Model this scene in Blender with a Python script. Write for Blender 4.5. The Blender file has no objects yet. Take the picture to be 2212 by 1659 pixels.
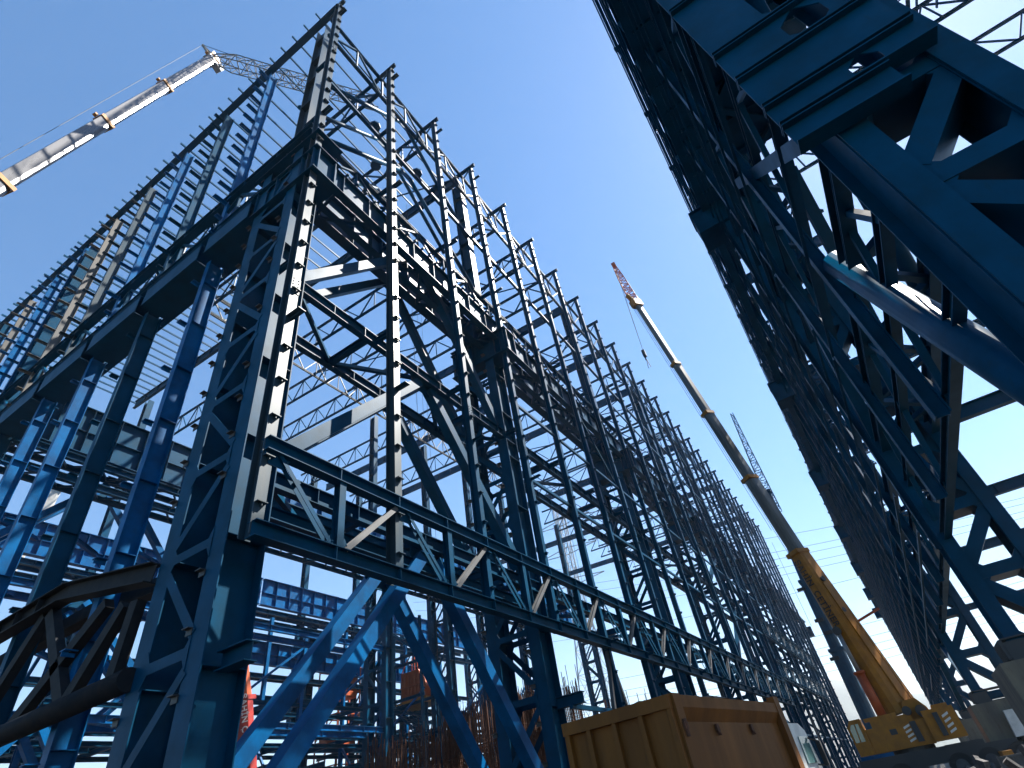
import bpy, bmesh, math, random
from mathutils import Vector, Matrix
random.seed(7)
scene = bpy.context.scene
C = scene.collection

# ------------------------------------------------------------------ camera
cam_d = bpy.data.cameras.new("camera"); cam = bpy.data.objects.new("camera", cam_d); C.objects.link(cam)
cam_d.sensor_width = 36.0; cam_d.lens = 1172.8/2212*36.0
cam_d.clip_start = 0.1; cam_d.clip_end = 9000
_X = Vector((0.82611472, 0.54455222, -0.14490461)); _U = Vector((0.44345391, -0.46959482, 0.7634326)); _F = Vector((-0.34768247, 0.69494143, 0.629423))
_X.normalize(); _F = (_F - _X*_F.dot(_X)).normalized(); _U = _X.cross(_F)
m = Matrix((( _X.x, _U.x, -_F.x, 0), (_X.y, _U.y, -_F.y, 0), (_X.z, _U.z, -_F.z, 1.6), (0, 0, 0, 1)))
cam.matrix_world = m
scene.camera = cam

# ------------------------------------------------------------------ sky, sun, exposure
SUN = Vector((0.3622, 0.5140, 0.7776)).normalized()
EL = math.asin(SUN.z); AZ = math.atan2(SUN.x, SUN.y)
w = bpy.data.worlds.new("World"); scene.world = w; w.use_nodes = True
nt = w.node_tree; nt.nodes.clear()
sky = nt.nodes.new('ShaderNodeTexSky'); sky.sky_type = 'NISHITA'; sky.sun_disc = False
sky.sun_elevation = EL; sky.sun_rotation = AZ; sky.air_density = 1.15; sky.dust_density = 0.25; sky.ozone_density = 1.2; sky.altitude = 50
bg = nt.nodes.new('ShaderNodeBackground'); bg.inputs[1].default_value = 0.058
out = nt.nodes.new('ShaderNodeOutputWorld')
tint = nt.nodes.new('ShaderNodeVectorMath'); tint.operation = 'MULTIPLY'; tint.inputs[1].default_value = (0.88, 0.97, 1.10)
nt.links.new(sky.outputs[0], tint.inputs[0]); gam = nt.nodes.new('ShaderNodeGamma'); gam.inputs[1].default_value = 0.88; hs = nt.nodes.new('ShaderNodeHueSaturation'); hs.inputs['Saturation'].default_value = 1.30; hs.inputs['Hue'].default_value = 0.498
nt.links.new(tint.outputs[0], gam.inputs[0]); nt.links.new(gam.outputs[0], hs.inputs['Color']); nt.links.new(hs.outputs[0], bg.inputs[0]); nt.links.new(bg.outputs[0], out.inputs[0])
sl = bpy.data.lights.new("sun", 'SUN'); sl.energy = 4.6; sl.angle = math.radians(0.53); sl.color = (1.0, 0.95, 0.87)
so = bpy.data.objects.new("sun", sl); C.objects.link(so)
so.rotation_euler = SUN.to_track_quat('Z', 'Y').to_euler()
scene.view_settings.view_transform = 'Standard'; scene.view_settings.look = 'None'
scene.view_settings.exposure = 1.95; scene.view_settings.gamma = 1.0
scene.render.engine = 'CYCLES'

# ------------------------------------------------------------------ materials
def mat(name, col, rough=0.5, metal=0.0, noise=0.0, scale=3.0, col2=None, bump=0.0, spec=0.5, streak=False, dirt=None):
    mt = bpy.data.materials.new(name); mt.use_nodes = True; t = mt.node_tree
    b = t.nodes['Principled BSDF']; b.inputs['Roughness'].default_value = rough; b.inputs['Metallic'].default_value = metal
    b.inputs['Specular IOR Level'].default_value = spec
    if noise > 0 or col2:
        tc = t.nodes.new('ShaderNodeTexCoord'); n = t.nodes.new('ShaderNodeTexNoise'); n.inputs['Scale'].default_value = scale
        n.inputs['Detail'].default_value = 6; n.inputs['Roughness'].default_value = 0.62
        if streak:
            mp = t.nodes.new('ShaderNodeMapping'); mp.inputs['Scale'].default_value = (1.0, 1.0, 0.14)
            t.links.new(tc.outputs['Object'], mp.inputs[0]); t.links.new(mp.outputs[0], n.inputs[0])
        else:
            t.links.new(tc.outputs['Object'], n.inputs[0])
        r = t.nodes.new('ShaderNodeValToRGB'); r.color_ramp.elements[0].position = 0.36; r.color_ramp.elements[1].position = 0.68
        c2 = col2 if col2 else tuple(c*(1-noise) for c in col)
        r.color_ramp.elements[0].color = (*c2, 1); r.color_ramp.elements[1].color = (*col, 1)
        t.links.new(n.outputs['Fac'], r.inputs[0]); t.links.new(r.outputs[0], b.inputs['Base Color'])
        if dirt:
            n2 = t.nodes.new('ShaderNodeTexNoise'); n2.inputs['Scale'].default_value = 5.5; n2.inputs['Detail'].default_value = 8; n2.inputs['Roughness'].default_value = 0.7
            mp2 = t.nodes.new('ShaderNodeMapping'); mp2.inputs['Scale'].default_value = (1.0, 1.0, 0.3); t.links.new(tc.outputs['Object'], mp2.inputs[0]); t.links.new(mp2.outputs[0], n2.inputs[0])
            r2 = t.nodes.new('ShaderNodeValToRGB'); r2.color_ramp.elements[0].position = 0.56; r2.color_ramp.elements[1].position = 0.78; r2.color_ramp.elements[1].color = (dirt[3],)*3+(1,)
            mx = t.nodes.new('ShaderNodeMix'); mx.data_type = 'RGBA'; mx.inputs[7].default_value = (*dirt[:3], 1)
            t.links.new(n2.outputs['Fac'], r2.inputs[0]); t.links.new(r2.outputs[0], mx.inputs[0]); t.links.new(r.outputs[0], mx.inputs[6]); t.links.new(mx.outputs[2], b.inputs['Base Color'])
        mr = t.nodes.new('ShaderNodeMapRange'); mr.inputs['To Min'].default_value = min(1, rough+0.14); mr.inputs['To Max'].default_value = max(0.05, rough-0.06)
        t.links.new(n.outputs['Fac'], mr.inputs[0]); t.links.new(mr.outputs[0], b.inputs['Roughness'])
        if bump > 0:
            bp = t.nodes.new('ShaderNodeBump'); bp.inputs['Strength'].default_value = bump; bp.inputs['Distance'].default_value = 0.05
            t.links.new(n.outputs['Fac'], bp.inputs['Height']); t.links.new(bp.outputs[0], b.inputs['Normal'])
    else:
        b.inputs['Base Color'].default_value = (*col, 1)
    return mt
BLUE  = mat('blue_paint', (0.0005, 0.053, 0.118), 0.40, 0.0, scale=0.9, col2=(0.001, 0.037, 0.076), spec=0.07, bump=0.05, dirt=(0.014,0.034,0.045,0.5))
BLUE_LIT = mat('blue_paint_sunlit', (0.0003, 0.105, 0.29), 0.36, 0.0, scale=0.8, col2=(0.001, 0.052, 0.150), spec=0.10, bump=0.05, dirt=(0.02,0.08,0.13,0.4))  # brighter copy of the blue paint, with the sunlit tone put into its colour
DUST  = mat('dusty_blue_paint', (0.008, 0.040, 0.070), 0.36, 0.0, scale=1.3, col2=(0.022, 0.038, 0.048), dirt=(0.06,0.062,0.06,0.5), spec=0.35, bump=0.05, streak=True)
TAN   = mat('weathered_tan_paint', (0.08, 0.067, 0.05), 0.5, 0.0, scale=1.2, col2=(0.05, 0.055, 0.06), streak=True)
GREY  = mat('grey_primer', (0.085, 0.088, 0.09), 0.5, 0.0, scale=1.5, col2=(0.05, 0.055, 0.062))
BROWN = mat('brown_primer', (0.022, 0.021, 0.022), 0.65, 0.0, scale=2.0, col2=(0.010, 0.014, 0.019), spec=0.12, dirt=(0.04,0.028,0.02,.6))
RUST  = mat('rusty_steel', (0.15, 0.055, 0.025), 0.85, 0.0, scale=4.0, col2=(0.06, 0.03, 0.02))
YEL   = mat('crane_yellow', (0.42, 0.165, 0.010), 0.45, 0.0, scale=1.6, col2=(0.28, 0.115, 0.015), spec=0.3, dirt=(0.08,0.05,0.03,0.6))
ORG   = mat('orange_paint', (0.50, 0.095, 0.018), 0.5, 0.0, scale=2.0, col2=(0.34, 0.06, 0.015))
RED   = mat('red_paint', (0.34, 0.028, 0.016), 0.4, 0.0, scale=2.0, col2=(0.22, 0.022, 0.016))
SILV  = mat('boom_grey', (0.15, 0.145, 0.13), 0.30, 0.25, scale=1.5, col2=(0.085, 0.083, 0.078), streak=True, dirt=(0.03,0.03,0.03,0.8))
SILV2 = mat('polished_boom_steel', (0.13, 0.13, 0.135), 0.24, 0.9, scale=1.2, col2=(0.10, 0.10, 0.105), streak=True, dirt=(0.03,0.03,0.03,0.8))
CRBL  = mat('hazed_blue_paint', (0.012, 0.075, 0.135), 0.5, 0.0, scale=1.0, col2=(0.015, 0.05, 0.09))  # far crane's blue, lightened so the distance haze sits in the colour
WHITE = mat('white_paint', (0.70, 0.70, 0.68), 0.4, 0.0, scale=2.0, col2=(0.5, 0.5, 0.48))
BLACK = mat('black_rubber', (0.02, 0.02, 0.02), 0.7)
DARK  = mat('dark_steel', (0.035, 0.037, 0.04), 0.55)
CONC  = mat('concrete', (0.20, 0.172, 0.125), 0.9, 0.0, scale=1.4, col2=(0.10, 0.092, 0.078), bump=0.25, streak=True, dirt=(0.07,0.035,0.02,0.9))
GALV  = mat('galvanised_steel', (0.35, 0.36, 0.37), 0.45, 0.6, scale=3.0, col2=(0.24, 0.25, 0.26))
GLASS = mat('cab_glass', (0.10, 0.20, 0.20), 0.08, 0.0, spec=0.8)
TRUCK = mat('truck_body_paint', (0.205, 0.076, 0.012), 0.60, 0.0, scale=1.6, col2=(0.135, 0.052, 0.011), bump=0.15, streak=True, spec=0.2, dirt=(0.07,0.035,0.016,0.7))
SOIL  = mat('soil', (0.16, 0.12, 0.09), 0.95, 0.0, scale=5.0, col2=(0.09, 0.07, 0.05), bump=0.5)
LETTER= mat('dark_lettering', (0.03, 0.02, 0.02), 0.6)
LETTW = mat('pale_lettering', (0.7, 0.65, 0.6), 0.6)

# ------------------------------------------------------------------ mesh builder
class MB:
    def __init__(s): s.v = []; s.f = []
    def hexa(s, pts):
        n = len(s.v); s.v += [tuple(p) for p in pts]
        for q in ((0,1,2,3),(7,6,5,4),(0,4,5,1),(1,5,6,2),(2,6,7,3),(3,7,4,0)): s.f.append(tuple(n+i for i in q))
        return s
    def frame(s, p1, p2, up):
        p1 = Vector(p1); p2 = Vector(p2); d = (p2-p1); L = d.length; d = d/L; u = Vector(up)
        u = u - d*u.dot(d)
        if u.length < 1e-4: u = Vector((1,0,0)) if abs(d.x) < .9 else Vector((0,1,0)); u = u - d*u.dot(d)
        u.normalize(); return p1, p2, d, u, d.cross(u)
    def bar(s, p1, p2, wd, ht, up=(0,0,1), ou=0.0, osd=0.0):
        """box from p1 to p2: wd across, ht along up; ou / osd shift it along up / sideways"""
        p1, p2, d, u, r = s.frame(p1, p2, up); o = u*ou + r*osd; a = u*(ht/2); b = r*(wd/2)
        s.hexa([p1+o-a-b, p1+o-a+b, p1+o+a+b, p1+o+a-b, p2+o-a-b, p2+o-a+b, p2+o+a+b, p2+o+a-b]); return s
    def ib(s, p1, p2, d, b, up=(0,0,1), tf=0.035, tw=0.022, stiff=0):
        """I section: d deep along up, flanges b wide"""
        s.bar(p1, p2, b, tf, up, ou=d/2-tf/2); s.bar(p1, p2, b, tf, up, ou=-d/2+tf/2); s.bar(p1, p2, tw, d-2*tf, up)
        if stiff:
            q1, q2, dd, u, r = s.frame(p1, p2, up); L = (q2-q1).length; n = max(1, int(L/stiff))
            for i in range(1, n):
                c = q1 + dd*(L*i/n); s.bar(c-dd*0.012, c+dd*0.012, b-0.03, d-2*tf-0.004, up)
        return s
    def angle2(s, p1, p2, wd, up, gap=0.12, t=0.02):
        """twin plates of a double angle web member"""
        for g in (-1, 1):
            s.bar(p1, p2, wd, t, up, ou=g*gap/2)
        s.bar(p1, p2, t, gap-t, up, osd=wd/2-t/2); return s
    def tube(s, p1, p2, r1, r2=None, n=12, caps=True):
        p1, p2, d, u, r = s.frame(p1, p2, (0,0,1)); r2 = r1 if r2 is None else r2; k = len(s.v)
        for p, rr in ((p1, r1), (p2, r2)):
            for i in range(n):
                a = 2*math.pi*i/n; s.v.append(tuple(p + u*(math.cos(a)*rr) + r*(math.sin(a)*rr)))
        for i in range(n): s.f.append((k+i, k+(i+1)%n, k+n+(i+1)%n, k+n+i))
        if caps: s.f.append(tuple(k+n-1-i for i in range(n))); s.f.append(tuple(k+n+i for i in range(n)))
        return s
    def prism(s, poly, t, origin, ax, ay):
        """polygon (list of 2D) extruded by t along ax x ay"""
        ax = Vector(ax).normalized(); ay = Vector(ay).normalized(); az = ax.cross(ay); o = Vector(origin); k = len(s.v); n = len(poly)
        for q in (0, 1):
            for (a, b) in poly: s.v.append(tuple(o + ax*a + ay*b + az*(t*(q-0.5))))
        s.f.append(tuple(k+n-1-i for i in range(n))); s.f.append(tuple(k+n+i for i in range(n)))
        for i in range(n): s.f.append((k+i, k+(i+1)%n, k+n+(i+1)%n, k+n+i))
        return s
    def build(s, name, mt, parent=None, smooth=False, label=None, loc=None):
        me = bpy.data.meshes.new(name); me.from_pydata(s.v, [], s.f); me.materials.append(mt); me.validate(); me.update()
        if smooth:
            for p in me.polygons: p.use_smooth = len(p.vertices) == 4
        o = bpy.data.objects.new(name, me); C.objects.link(o)
        if parent: o.parent = parent
        if label: o['label'] = label
        if loc: o.location = loc
        return o
def thing(name, label, cat, loc=(0,0,0), rz=0.0, group=None):
    o = bpy.data.objects.new(name, None); C.objects.link(o); o.location = loc; o.rotation_euler = (0, 0, rz)
    o['label'] = label; o['category'] = cat
    if group: o['group'] = group
    o.empty_display_size = 0.5
    return o
def tag(o, label, cat, group=None):
    o['label'] = label; o['category'] = cat
    if group: o['group'] = group
    return o
def struct(o): o['kind'] = 'structure'; return o
def dup(o, loc=None, parent=None, **kw):
    c = o.copy(); C.objects.link(c)
    if parent: c.parent = parent
    if loc is not None: c.location = loc
    return c
def V(*a): return Vector(a)

# truss between two chord lines (a1->a2) and (b1->b2)
def truss(m, a1, a2, b1, b2, n, ch=0.22, web=0.12, kind='warren', up=None, chb=None, posts=True):
    a1, a2, b1, b2 = map(Vector, (a1, a2, b1, b2)); u = (a1-b1).normalized(); chb = chb or ch
    m.ib(a1, a2, ch, ch, u, 0.03, 0.03); m.ib(b1, b2, chb, chb, u, 0.03, 0.03)
    for i in range(n):
        t0, t1, tm = i/n, (i+1)/n, (i+.5)/n
        A0, A1, Am = a1.lerp(a2, t0), a1.lerp(a2, t1), a1.lerp(a2, tm); B0, B1, Bm = b1.lerp(b2, t0), b1.lerp(b2, t1), b1.lerp(b2, tm)
        if kind == 'warren':
            m.bar(B0, Am, web, web, u); m.bar(Am, B1, web, web, u)
            if posts: m.bar(Am, Bm, web*.8, web*.8, (1,.3,0))
        else:
            m.bar(A0, B1, web, web, u) if i % 2 else m.bar(B0, A1, web, web, u)
            if i: m.bar(A0, B0, web, web, (1,.3,0))

# ================================================================== BUILDING A (left)
def roof_z(x): return 55.75 + 0.04*max(0.0, (-x-20.0))
A = thing('steel_building_frame', 'huge bare blue steel frame of an unfinished hall filling the left side', 'steel frame', (-33, 60, 0))
AO = Vector((-33, 60, 0))
def pa(mb, name, mt, label=None, parent=None, smooth=False):
    """part of frame A: geometry given in world coordinates"""
    o = mb.build(name, mt, None, smooth, label)
    p = parent or A; o.parent = p
    if parent is None: o.matrix_parent_inverse = Matrix.Translation(-AO)
    return o
MAINY = [9.3, 27.3, 51.3, 75.3, 99.3, 123.3, 147.3, 171.3]

def laced_column(x1, x2, y, z0, z1, wf=0.72, dp=1.35, pitch=3.1, seg=None, plate=0.30):
    """two H chords side by side in x, laced on the front and back faces"""
    m_ = MB(); l_ = MB()
    for x in (x1, x2):
        m_.ib((x, y, z0), (x, y, z1), dp, wf, (0,1,0), 0.04, 0.035)
        z = z0+1.8
        while z < z1-0.5:
            m_.bar((x, y-dp/2+0.05, z), (x, y+dp/2-0.05, z), wf-0.02, 0.025, (0,0,1)); z += 3.6
    z0l = z0; n = int((z1-z0)/pitch); h = pitch; z0 = 3.35-3.1 if z0 < 1 else z0
    xl, xr = min(x1, x2)+wf/2-0.05, max(x1, x2)-wf/2+0.05
    for yy in (y-dp/2-0.012, y+dp/2+0.012):
        for i in range(n):
            a, b = z0+i*h, z0+(i+1)*h
            if i % 2: l_.bar((xl, yy, a+.45), (xr, yy, b-.45), plate, 0.02, (0,1,0))
            else: l_.bar((xr, yy, a+.45), (xl, yy, b-.45), plate, 0.02, (0,1,0))
            for (xx, sg) in ((xl, 1), (xr, -1)): l_.prism([(0,-.5),(sg*.22,-.12),(sg*.22,.12),(0,.5)] if sg > 0 else [(0,-.5),(0,.5),(sg*.22,.12),(sg*.22,-.12)], 0.02, (xx, yy, b), (1,0,0), (0,0,1))
            l_.bar((xl, yy, b), (xr, yy, b), plate, 0.018, (0,1,0))
    return m_, l_

for i, y in enumerate(MAINY):
    if i == 0: m_, l_ = laced_column(-14.85, -17.45, y, 0.6, 33.6)
    else: m_, l_ = laced_column(-14.85, -17.45, y, 0.6, 29.0)
    c = pa(m_, 'laced_column', BLUE); pa(l_, 'lacing_bars', BLUE, parent=c)
    if i < 2:
        k = MB(); z = 2.2
        while z < 33:
            for xx in (-17.81, -15.21):
                if random.random() > .12: k.bar((xx-.22, y-0.70, z), (xx+.05, y-0.70, z), 0.30, 0.03); k.bar((xx-.22, y-0.70, z-.09), (xx+.05, y-0.70, z-.09), 0.03, 0.16)
            z += 1.62
        pa(k, 'girt_cleats', DARK, parent=c)
        k = MB(); k.ib((-14.5, y-.1, 6.1), (-13.3, y-.1, 6.1), 0.5, 0.4) if i == 0 else k.ib((-14.5, y, 6.1), (-13.0, y, 6.1), 0.5, 0.4); pa(k, 'beam_stub', BLUE)
    # base and upper shaft
    if i < 7:
        u = MB(); top = 55.3
        u.ib((-15.7, y, 29.2 if i else 33.7), (-15.7, y, top), 1.05, 0.75, (1,0,0), 0.04, 0.04)
        for k in range(6):
            zz = 33+k*3.9; u.bar((-16.18, y, zz), (-15.22, y, zz), 0.72, 0.03)
        pa(u, 'upper_column', BLUE if i else DUST)
    # corbel bracket carrying the crane runway
    k = MB(); z0 = 29.0
    k.bar((-18.2, y+0.0, z0), (-13.0, y+0.0, z0), 1.75, 0.06)
    k.bar((-18.2, y-0.55, z0+1.15), (-13.05, y-0.55, z0+1.15), 0.05, 2.2); k.bar((-18.2, y+0.55, z0+1.15), (-13.05, y+0.55, z0+1.15), 0.05, 2.2)
    k.bar((-18.2, y, z0+2.28), (-13.0, y, z0+2.28), 1.7, 0.05)
    for xx in (-13.3, -14.2, -16.2, -17.8): k.bar((xx, y-0.8, z0+1.15), (xx, y+0.8, z0+1.15), 0.04, 2.2)
    pa(k, 'corbel_bracket', BLUE)
    # cap plate on the lower column
    if i:
        k = MB(); k.bar((-18.1, y, 29.1+2.4), (-14.2, y, 29.1+2.4), 1.9, 0.08); k.bar((-16.3, y, 31.6), (-16.3, y, 34.0), 1.5, 0.9, (1,0,0)); pa(k, 'column_cap', BLUE)

# wind columns of the long wall, every 6 m
def wind_column(x, y, z0, z1, sgn, d=0.50, b=0.40, cl=1.6, cleat=0.16, tipl=2.1):
    w_ = MB(); w_.ib((x-sgn*d/2, y, z0), (x-sgn*d/2, y, z1), d, b, (1,0,0), 0.03, 0.025)
    z = z0+1.0; q = 0
    while z < z1-0.6:
        if random.random() < 0.05: z += cl; q += 1; continue
        L = random.uniform(.9, 1.12)*cleat + (0.5 if q % 11 == 5 else 0)
        w_.bar((x, y, z), (x+sgn*L, y, z), b-0.06, 0.03); w_.bar((x, y, z-0.07), (x+sgn*L*.8, y, z-0.07), 0.025, 0.12)
        z += cl; q += 1
    for zz in (20.0, 33.2, 46.4):
        if z0 < zz:
            w_.bar((x+sgn*0.012, y, zz-0.45), (x+sgn*0.012, y, zz+0.45), b+0.02, 0.024, (1,0,0)); w_.bar((x-sgn*d/2, y-0.03, zz-0.4), (x-sgn*d/2, y-0.03, zz+0.4), 0.03, d*.7, (1,0,0))
            for q in range(5):
                for g in (-1, 1): w_.bar((x+sgn*0.02, y+g*b*.3, zz-0.36+q*.18), (x+sgn*0.05, y+g*b*.3, zz-0.36+q*.18), 0.045, 0.045)
    w_.ib((x-sgn*tipl, y, z1), (x+sgn*0.35, y, z1), 0.34, 0.26)
    w_.bar((x-sgn*1.2, y, z1-1.2), (x-sgn*0.2, y, z1-0.2), 0.1, 0.1)
    return w_
for k in range(26):
    y = 8.75+6*k
    mt = DUST if k in (0, 1) else BLUE
    z0 = 9.1 if k < 4 else 0.4
    pa(wind_column(-13.3, y, z0, 55.9, 1, *((0.5, 0.4) if k < 2 else (0.42, 0.32))), 'wind_column', mt)
    # stubs that tie the wind column to the frame
    for z in (22.1, 36.0, 44.5):
        s_ = MB(); s_.ib((-13.8, y, z), (-14.9, y, z), 0.28, 0.22); pa(s_, 'tie_stub', BLUE)

# belt truss of the long wall (two heavy I chords, posts every 3 m, V diagonals)
def belt(y0, y1, zt, zb, x=-13.3, mt=BLUE, dch=0.50, pitch=3.0, dg=0.17):
    m1 = MB(); m1.ib((x, y0, zt), (x, y1, zt), dch, 0.42, (0,0,1), 0.03, 0.025, stiff=3.0); pa(m1, 'belt_truss_chord', mt)
    m1 = MB(); m1.ib((x, y0, zb), (x, y1, zb), dch, 0.42, (0,0,1), 0.03, 0.025, stiff=3.0); pa(m1, 'belt_truss_chord', mt)
    n = int((y1-y0)/(2*pitch))
    for i in range(n):
        ya = y0+2*pitch*i+0.3; ym = ya+pitch-0.15; yb = y0+2*pitch*(i+1)+0.25
        m2 = MB(); m2.ib((x, ym, zb+dch/2), (x, ym, zt-dch/2), 0.3, 0.28, (1,0,0), 0.025, 0.02); pa(m2, 'belt_truss_post', mt)
        gp = MB()
        for (yy, zc, sg) in ((ym, zb+dch/2, 1), (ya+.2, zt-dch/2, -1)):
            gp.prism([(-.55,0),(.55,0),(.3,.42),(-.3,.42)] if sg > 0 else [(-.5,0),(-.3,-.42),(.3,-.42),(.5,0)], 0.03, (x, yy, zc), (0,1,0), (0,0,1))
            for q in range(4): gp.bar((x+.1, yy-.3+.2*q, zc+sg*.15), (x+.13, yy-.3+.2*q, zc+sg*.15), 0.04, 0.04)
        pa(gp, 'gusset_plate', mt)
        m2 = MB()
        for g in (-1, 1): m2.bar((x+g*0.09, ya+0.25, zt-dch/2), (x+g*0.09, ym-0.3, zb+dch/2), 0.16, 0.02, (1,0,0))
        m2.bar((x, ya+1.0, zt-dch/2-0.6), (x, ya+1.1, zt-dch/2-0.72), 0.1, 0.16, (1,0,0)); pa(m2, 'belt_truss_diagonal', mt)
        m3 = MB()
        for g in (-1, 1): m3.bar((x+g*0.10, ym+0.3, zb+dch/2), (x+g*0.10, yb-0.3, zt-dch/2), 0.19, 0.02, (1,0,0))
        m3.bar((x-0.02, ym+0.3, zb+dch/2), (x-0.02, yb-0.3, zt-dch/2), 0.2, 0.02, (1,0,0), ou=-0.02); pa(m3, 'belt_truss_diagonal', GREY)
belt(8.6, 92.6, 12.15, 9.25)
belt(92.6, 140.6, 20.6, 18.2, dch=0.4); belt(92.6, 140.6, 14.8, 12.5, dch=0.4)
m_ = MB()
for z, ya in ((18.4, 27.0), (24.4, 27.0), (5.8, 27.0), (38.0, 51.0)):
    m_.bar((-13.62, ya, z), (-13.62, 152, z), 0.16, 0.2)
for k in range(3, 23, 2):
    y = 8.75+6*k
    if k > 12: m_.bar((-13.65, y, 20.8), (-13.65, y+12, 38), 0.14, 0.14); 
    m_.bar((-13.65, y+6, 24.4), (-13.65, y, 31), 0.12, 0.12) if k % 4 == 1 else None
pa(m_, 'wall_ties', BLUE)
for y in (32.75, 56.75, 80.75, 104.75):
    m_ = MB(); m_.bar((-13.5, y, 8.9), (-13.5, y-2.6, 0.6), 0.2, 0.2); m_.bar((-13.5, y, 8.9), (-13.5, y+2.8, 0.6), 0.2, 0.2); pa(m_, 'portal_brace', GREY)

# horizontal bracing levels of row A: paired chords x = -14.7 / -17.6
for z in (12.0, 22.1):
    for x in (-14.75, -17.6):
        m_ = MB(); m_.ib((x, 9.9, z), (x, 170, z), 0.62, 0.34, (0,0,1), 0.03, 0.025, stiff=2.0); pa(m_, 'tie_beam', BLUE)
    m_ = MB(); y = 9.9
    while y < 150:
        m_.ib((-14.9, y+4.4, z), (-17.5, y+4.4, z), 0.4, 0.3)
        m_.bar((-14.9, y, z), (-17.5, y+4.2, z), 0.2, 0.2); m_.bar((-17.5, y+4.6, z), (-14.9, y+8.8, z), 0.2, 0.2); y += 9
    pa(m_, 'horizontal_bracing', BLUE)
m_ = MB(); m_.ib((-17.5, 9.9, 12.9), (-17.5, 26, 12.9), 0.5, 0.3); m_.ib((-15.1, 9.9, 11.0), (-15.1, 26.5, 11.0), 0.45, 0.3); pa(m_, 'walkway_beam', BLUE)
# upper longitudinal trusses
def panels(y0, y1): return int(round((y1-y0)/6))
m_ = MB(); truss(m_, (-14.75, 9, 55.6), (-14.75, 158.8, 55.6), (-14.75, 9, 52.1), (-14.75, 158.8, 52.1), 50, 0.26, 0.15, 'pratt'); pa(m_, 'eaves_truss', BLUE)
m_ = MB(); truss(m_, (-14.75, 9.8, 36.2), (-14.75, 158.8, 36.2), (-14.75, 9.8, 33.8), (-14.75, 158.8, 33.8), 50, 0.26, 0.13, 'pratt'); pa(m_, 'walkway_truss', BLUE)
m_ = MB(); truss(m_, (-17.9, 9.8, 36.2), (-17.9, 158.8, 36.2), (-14.9, 9.8, 36.2), (-14.9, 158.8, 36.2), 24, 0.24, 0.14, 'warren'); pa(m_, 'walkway_truss', BLUE)
m_ = MB(); m_.bar((-14.75, 9.8, 44.5), (-14.75, 159, 44.5), 0.26, 0.26); pa(m_, 'tie_beam', BLUE)

# crane runway: outer girder, inner girder, lattice between
for a, b in zip(MAINY[:-1], MAINY[1:]):
    y0, y1 = (a-0.2 if a < 10 else a+0.05), b-0.05
    m_ = MB(); m_.ib((-14.05, y0, 31.6), (-14.05, y1, 31.6), 1.9, 0.5, (0,0,1), 0.04, 0.03, stiff=1.9)
    y = y0+0.6
    while y < y1: m_.bar((-14.0, y, 32.6), (-13.6, y, 32.6), 0.12, 0.1); y += 0.75
    pa(m_, 'walkway_girder', BLUE)
    m_ = MB(); m_.ib((-16.7, y0, 33.1), (-16.7, y1, 33.1), 3.3, 0.7, (0,0,1), 0.05, 0.04, stiff=2.4); m_.bar((-16.62, y0, 33.0), (-16.62, y1, 33.0), 0.1, 0.03)
    pa(m_, 'crane_girder', BLUE)
    m_ = MB(); n = 4; L = (y1-y0)/n
    for i in range(n):
        m_.bar((-14.2, y0+L*i, 30.75), (-16.5, y0+L*(i+.5), 31.2), 0.2, 0.2); m_.bar((-16.5, y0+L*(i+.5), 31.2), (-14.2, y0+L*(i+1), 30.75), 0.2, 0.2)
        m_.bar((-14.2, y0+L*(i+.5), 32.3), (-16.5, y0+L*(i+.5), 31.3), 0.16, 0.16)
    m_.bar((-15.35, y0, 30.55), (-15.35, y1, 30.55), 0.45, 0.02) if a < 100 else None
    pa(m_, 'runway_bracing', BLUE)

# inverted V bracing of the first bay, in both column planes
def vee(x, ya, yb, z0, z1, wd=0.55, mt=BLUE, lab=None, round_=False, yc=None):
    yc = yc or (ya+yb)/2
    for (p, q) in (((x, ya+0.7, z0+0.4), (x, yc-0.45, z1-0.5)), ((x, yb-0.7, z0+0.4), (x, yc+0.45, z1-0.5))):
        m_ = MB()
        if round_: m_.tube(p, q, wd/2, n=14)
        else: m_.bar(p, q, wd, wd, (1,0,0))
        pa(m_, 'inclined_brace', mt, lab, smooth=round_)
    m_ = MB(); m_.prism([(-1.0,0),(1.0,0),(1.0,-0.45),(0.6,-0.85),(-0.6,-0.85),(-1.0,-0.45)], 0.06, (x, yc, z1-0.15), (0,1,0), (0,0,1)); pa(m_, 'gusset_plate', BLUE)
for x in (-15.1, -17.8):
    vee(x, 8.6, 28.3, 0.3, 11.9, 0.55, BLUE_LIT)
    vee(x, 9.3, 27.3, 12.6, 22.3, 0.55, BLUE, yc=18.9)
    vee(x, 9.3, 27.3, 22.6, 34.0 if x > -16 else 33.4, 0.5, BLUE, yc=19.0)
    vee(x, 9.0, 27.3, 36.4, 44.6, 0.34, BLUE, round_=True)
    vee(x, 9.0, 27.3, 44.2, 53.2, 0.34, BLUE, round_=True)
for y0, y1 in ((75.3, 99.3), (147.3, 171.3)):
    for z0, z1 in ((0.4, 12), (12.2, 22), (22.2, 29.4)): vee(-15.1, y0, y1, z0, z1, 0.45)
vee(-15.1, 75.3, 99.3, 36.4, 45, 0.34); vee(-15.1, 75.3, 99.3, 45, 53, 0.34)

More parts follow.
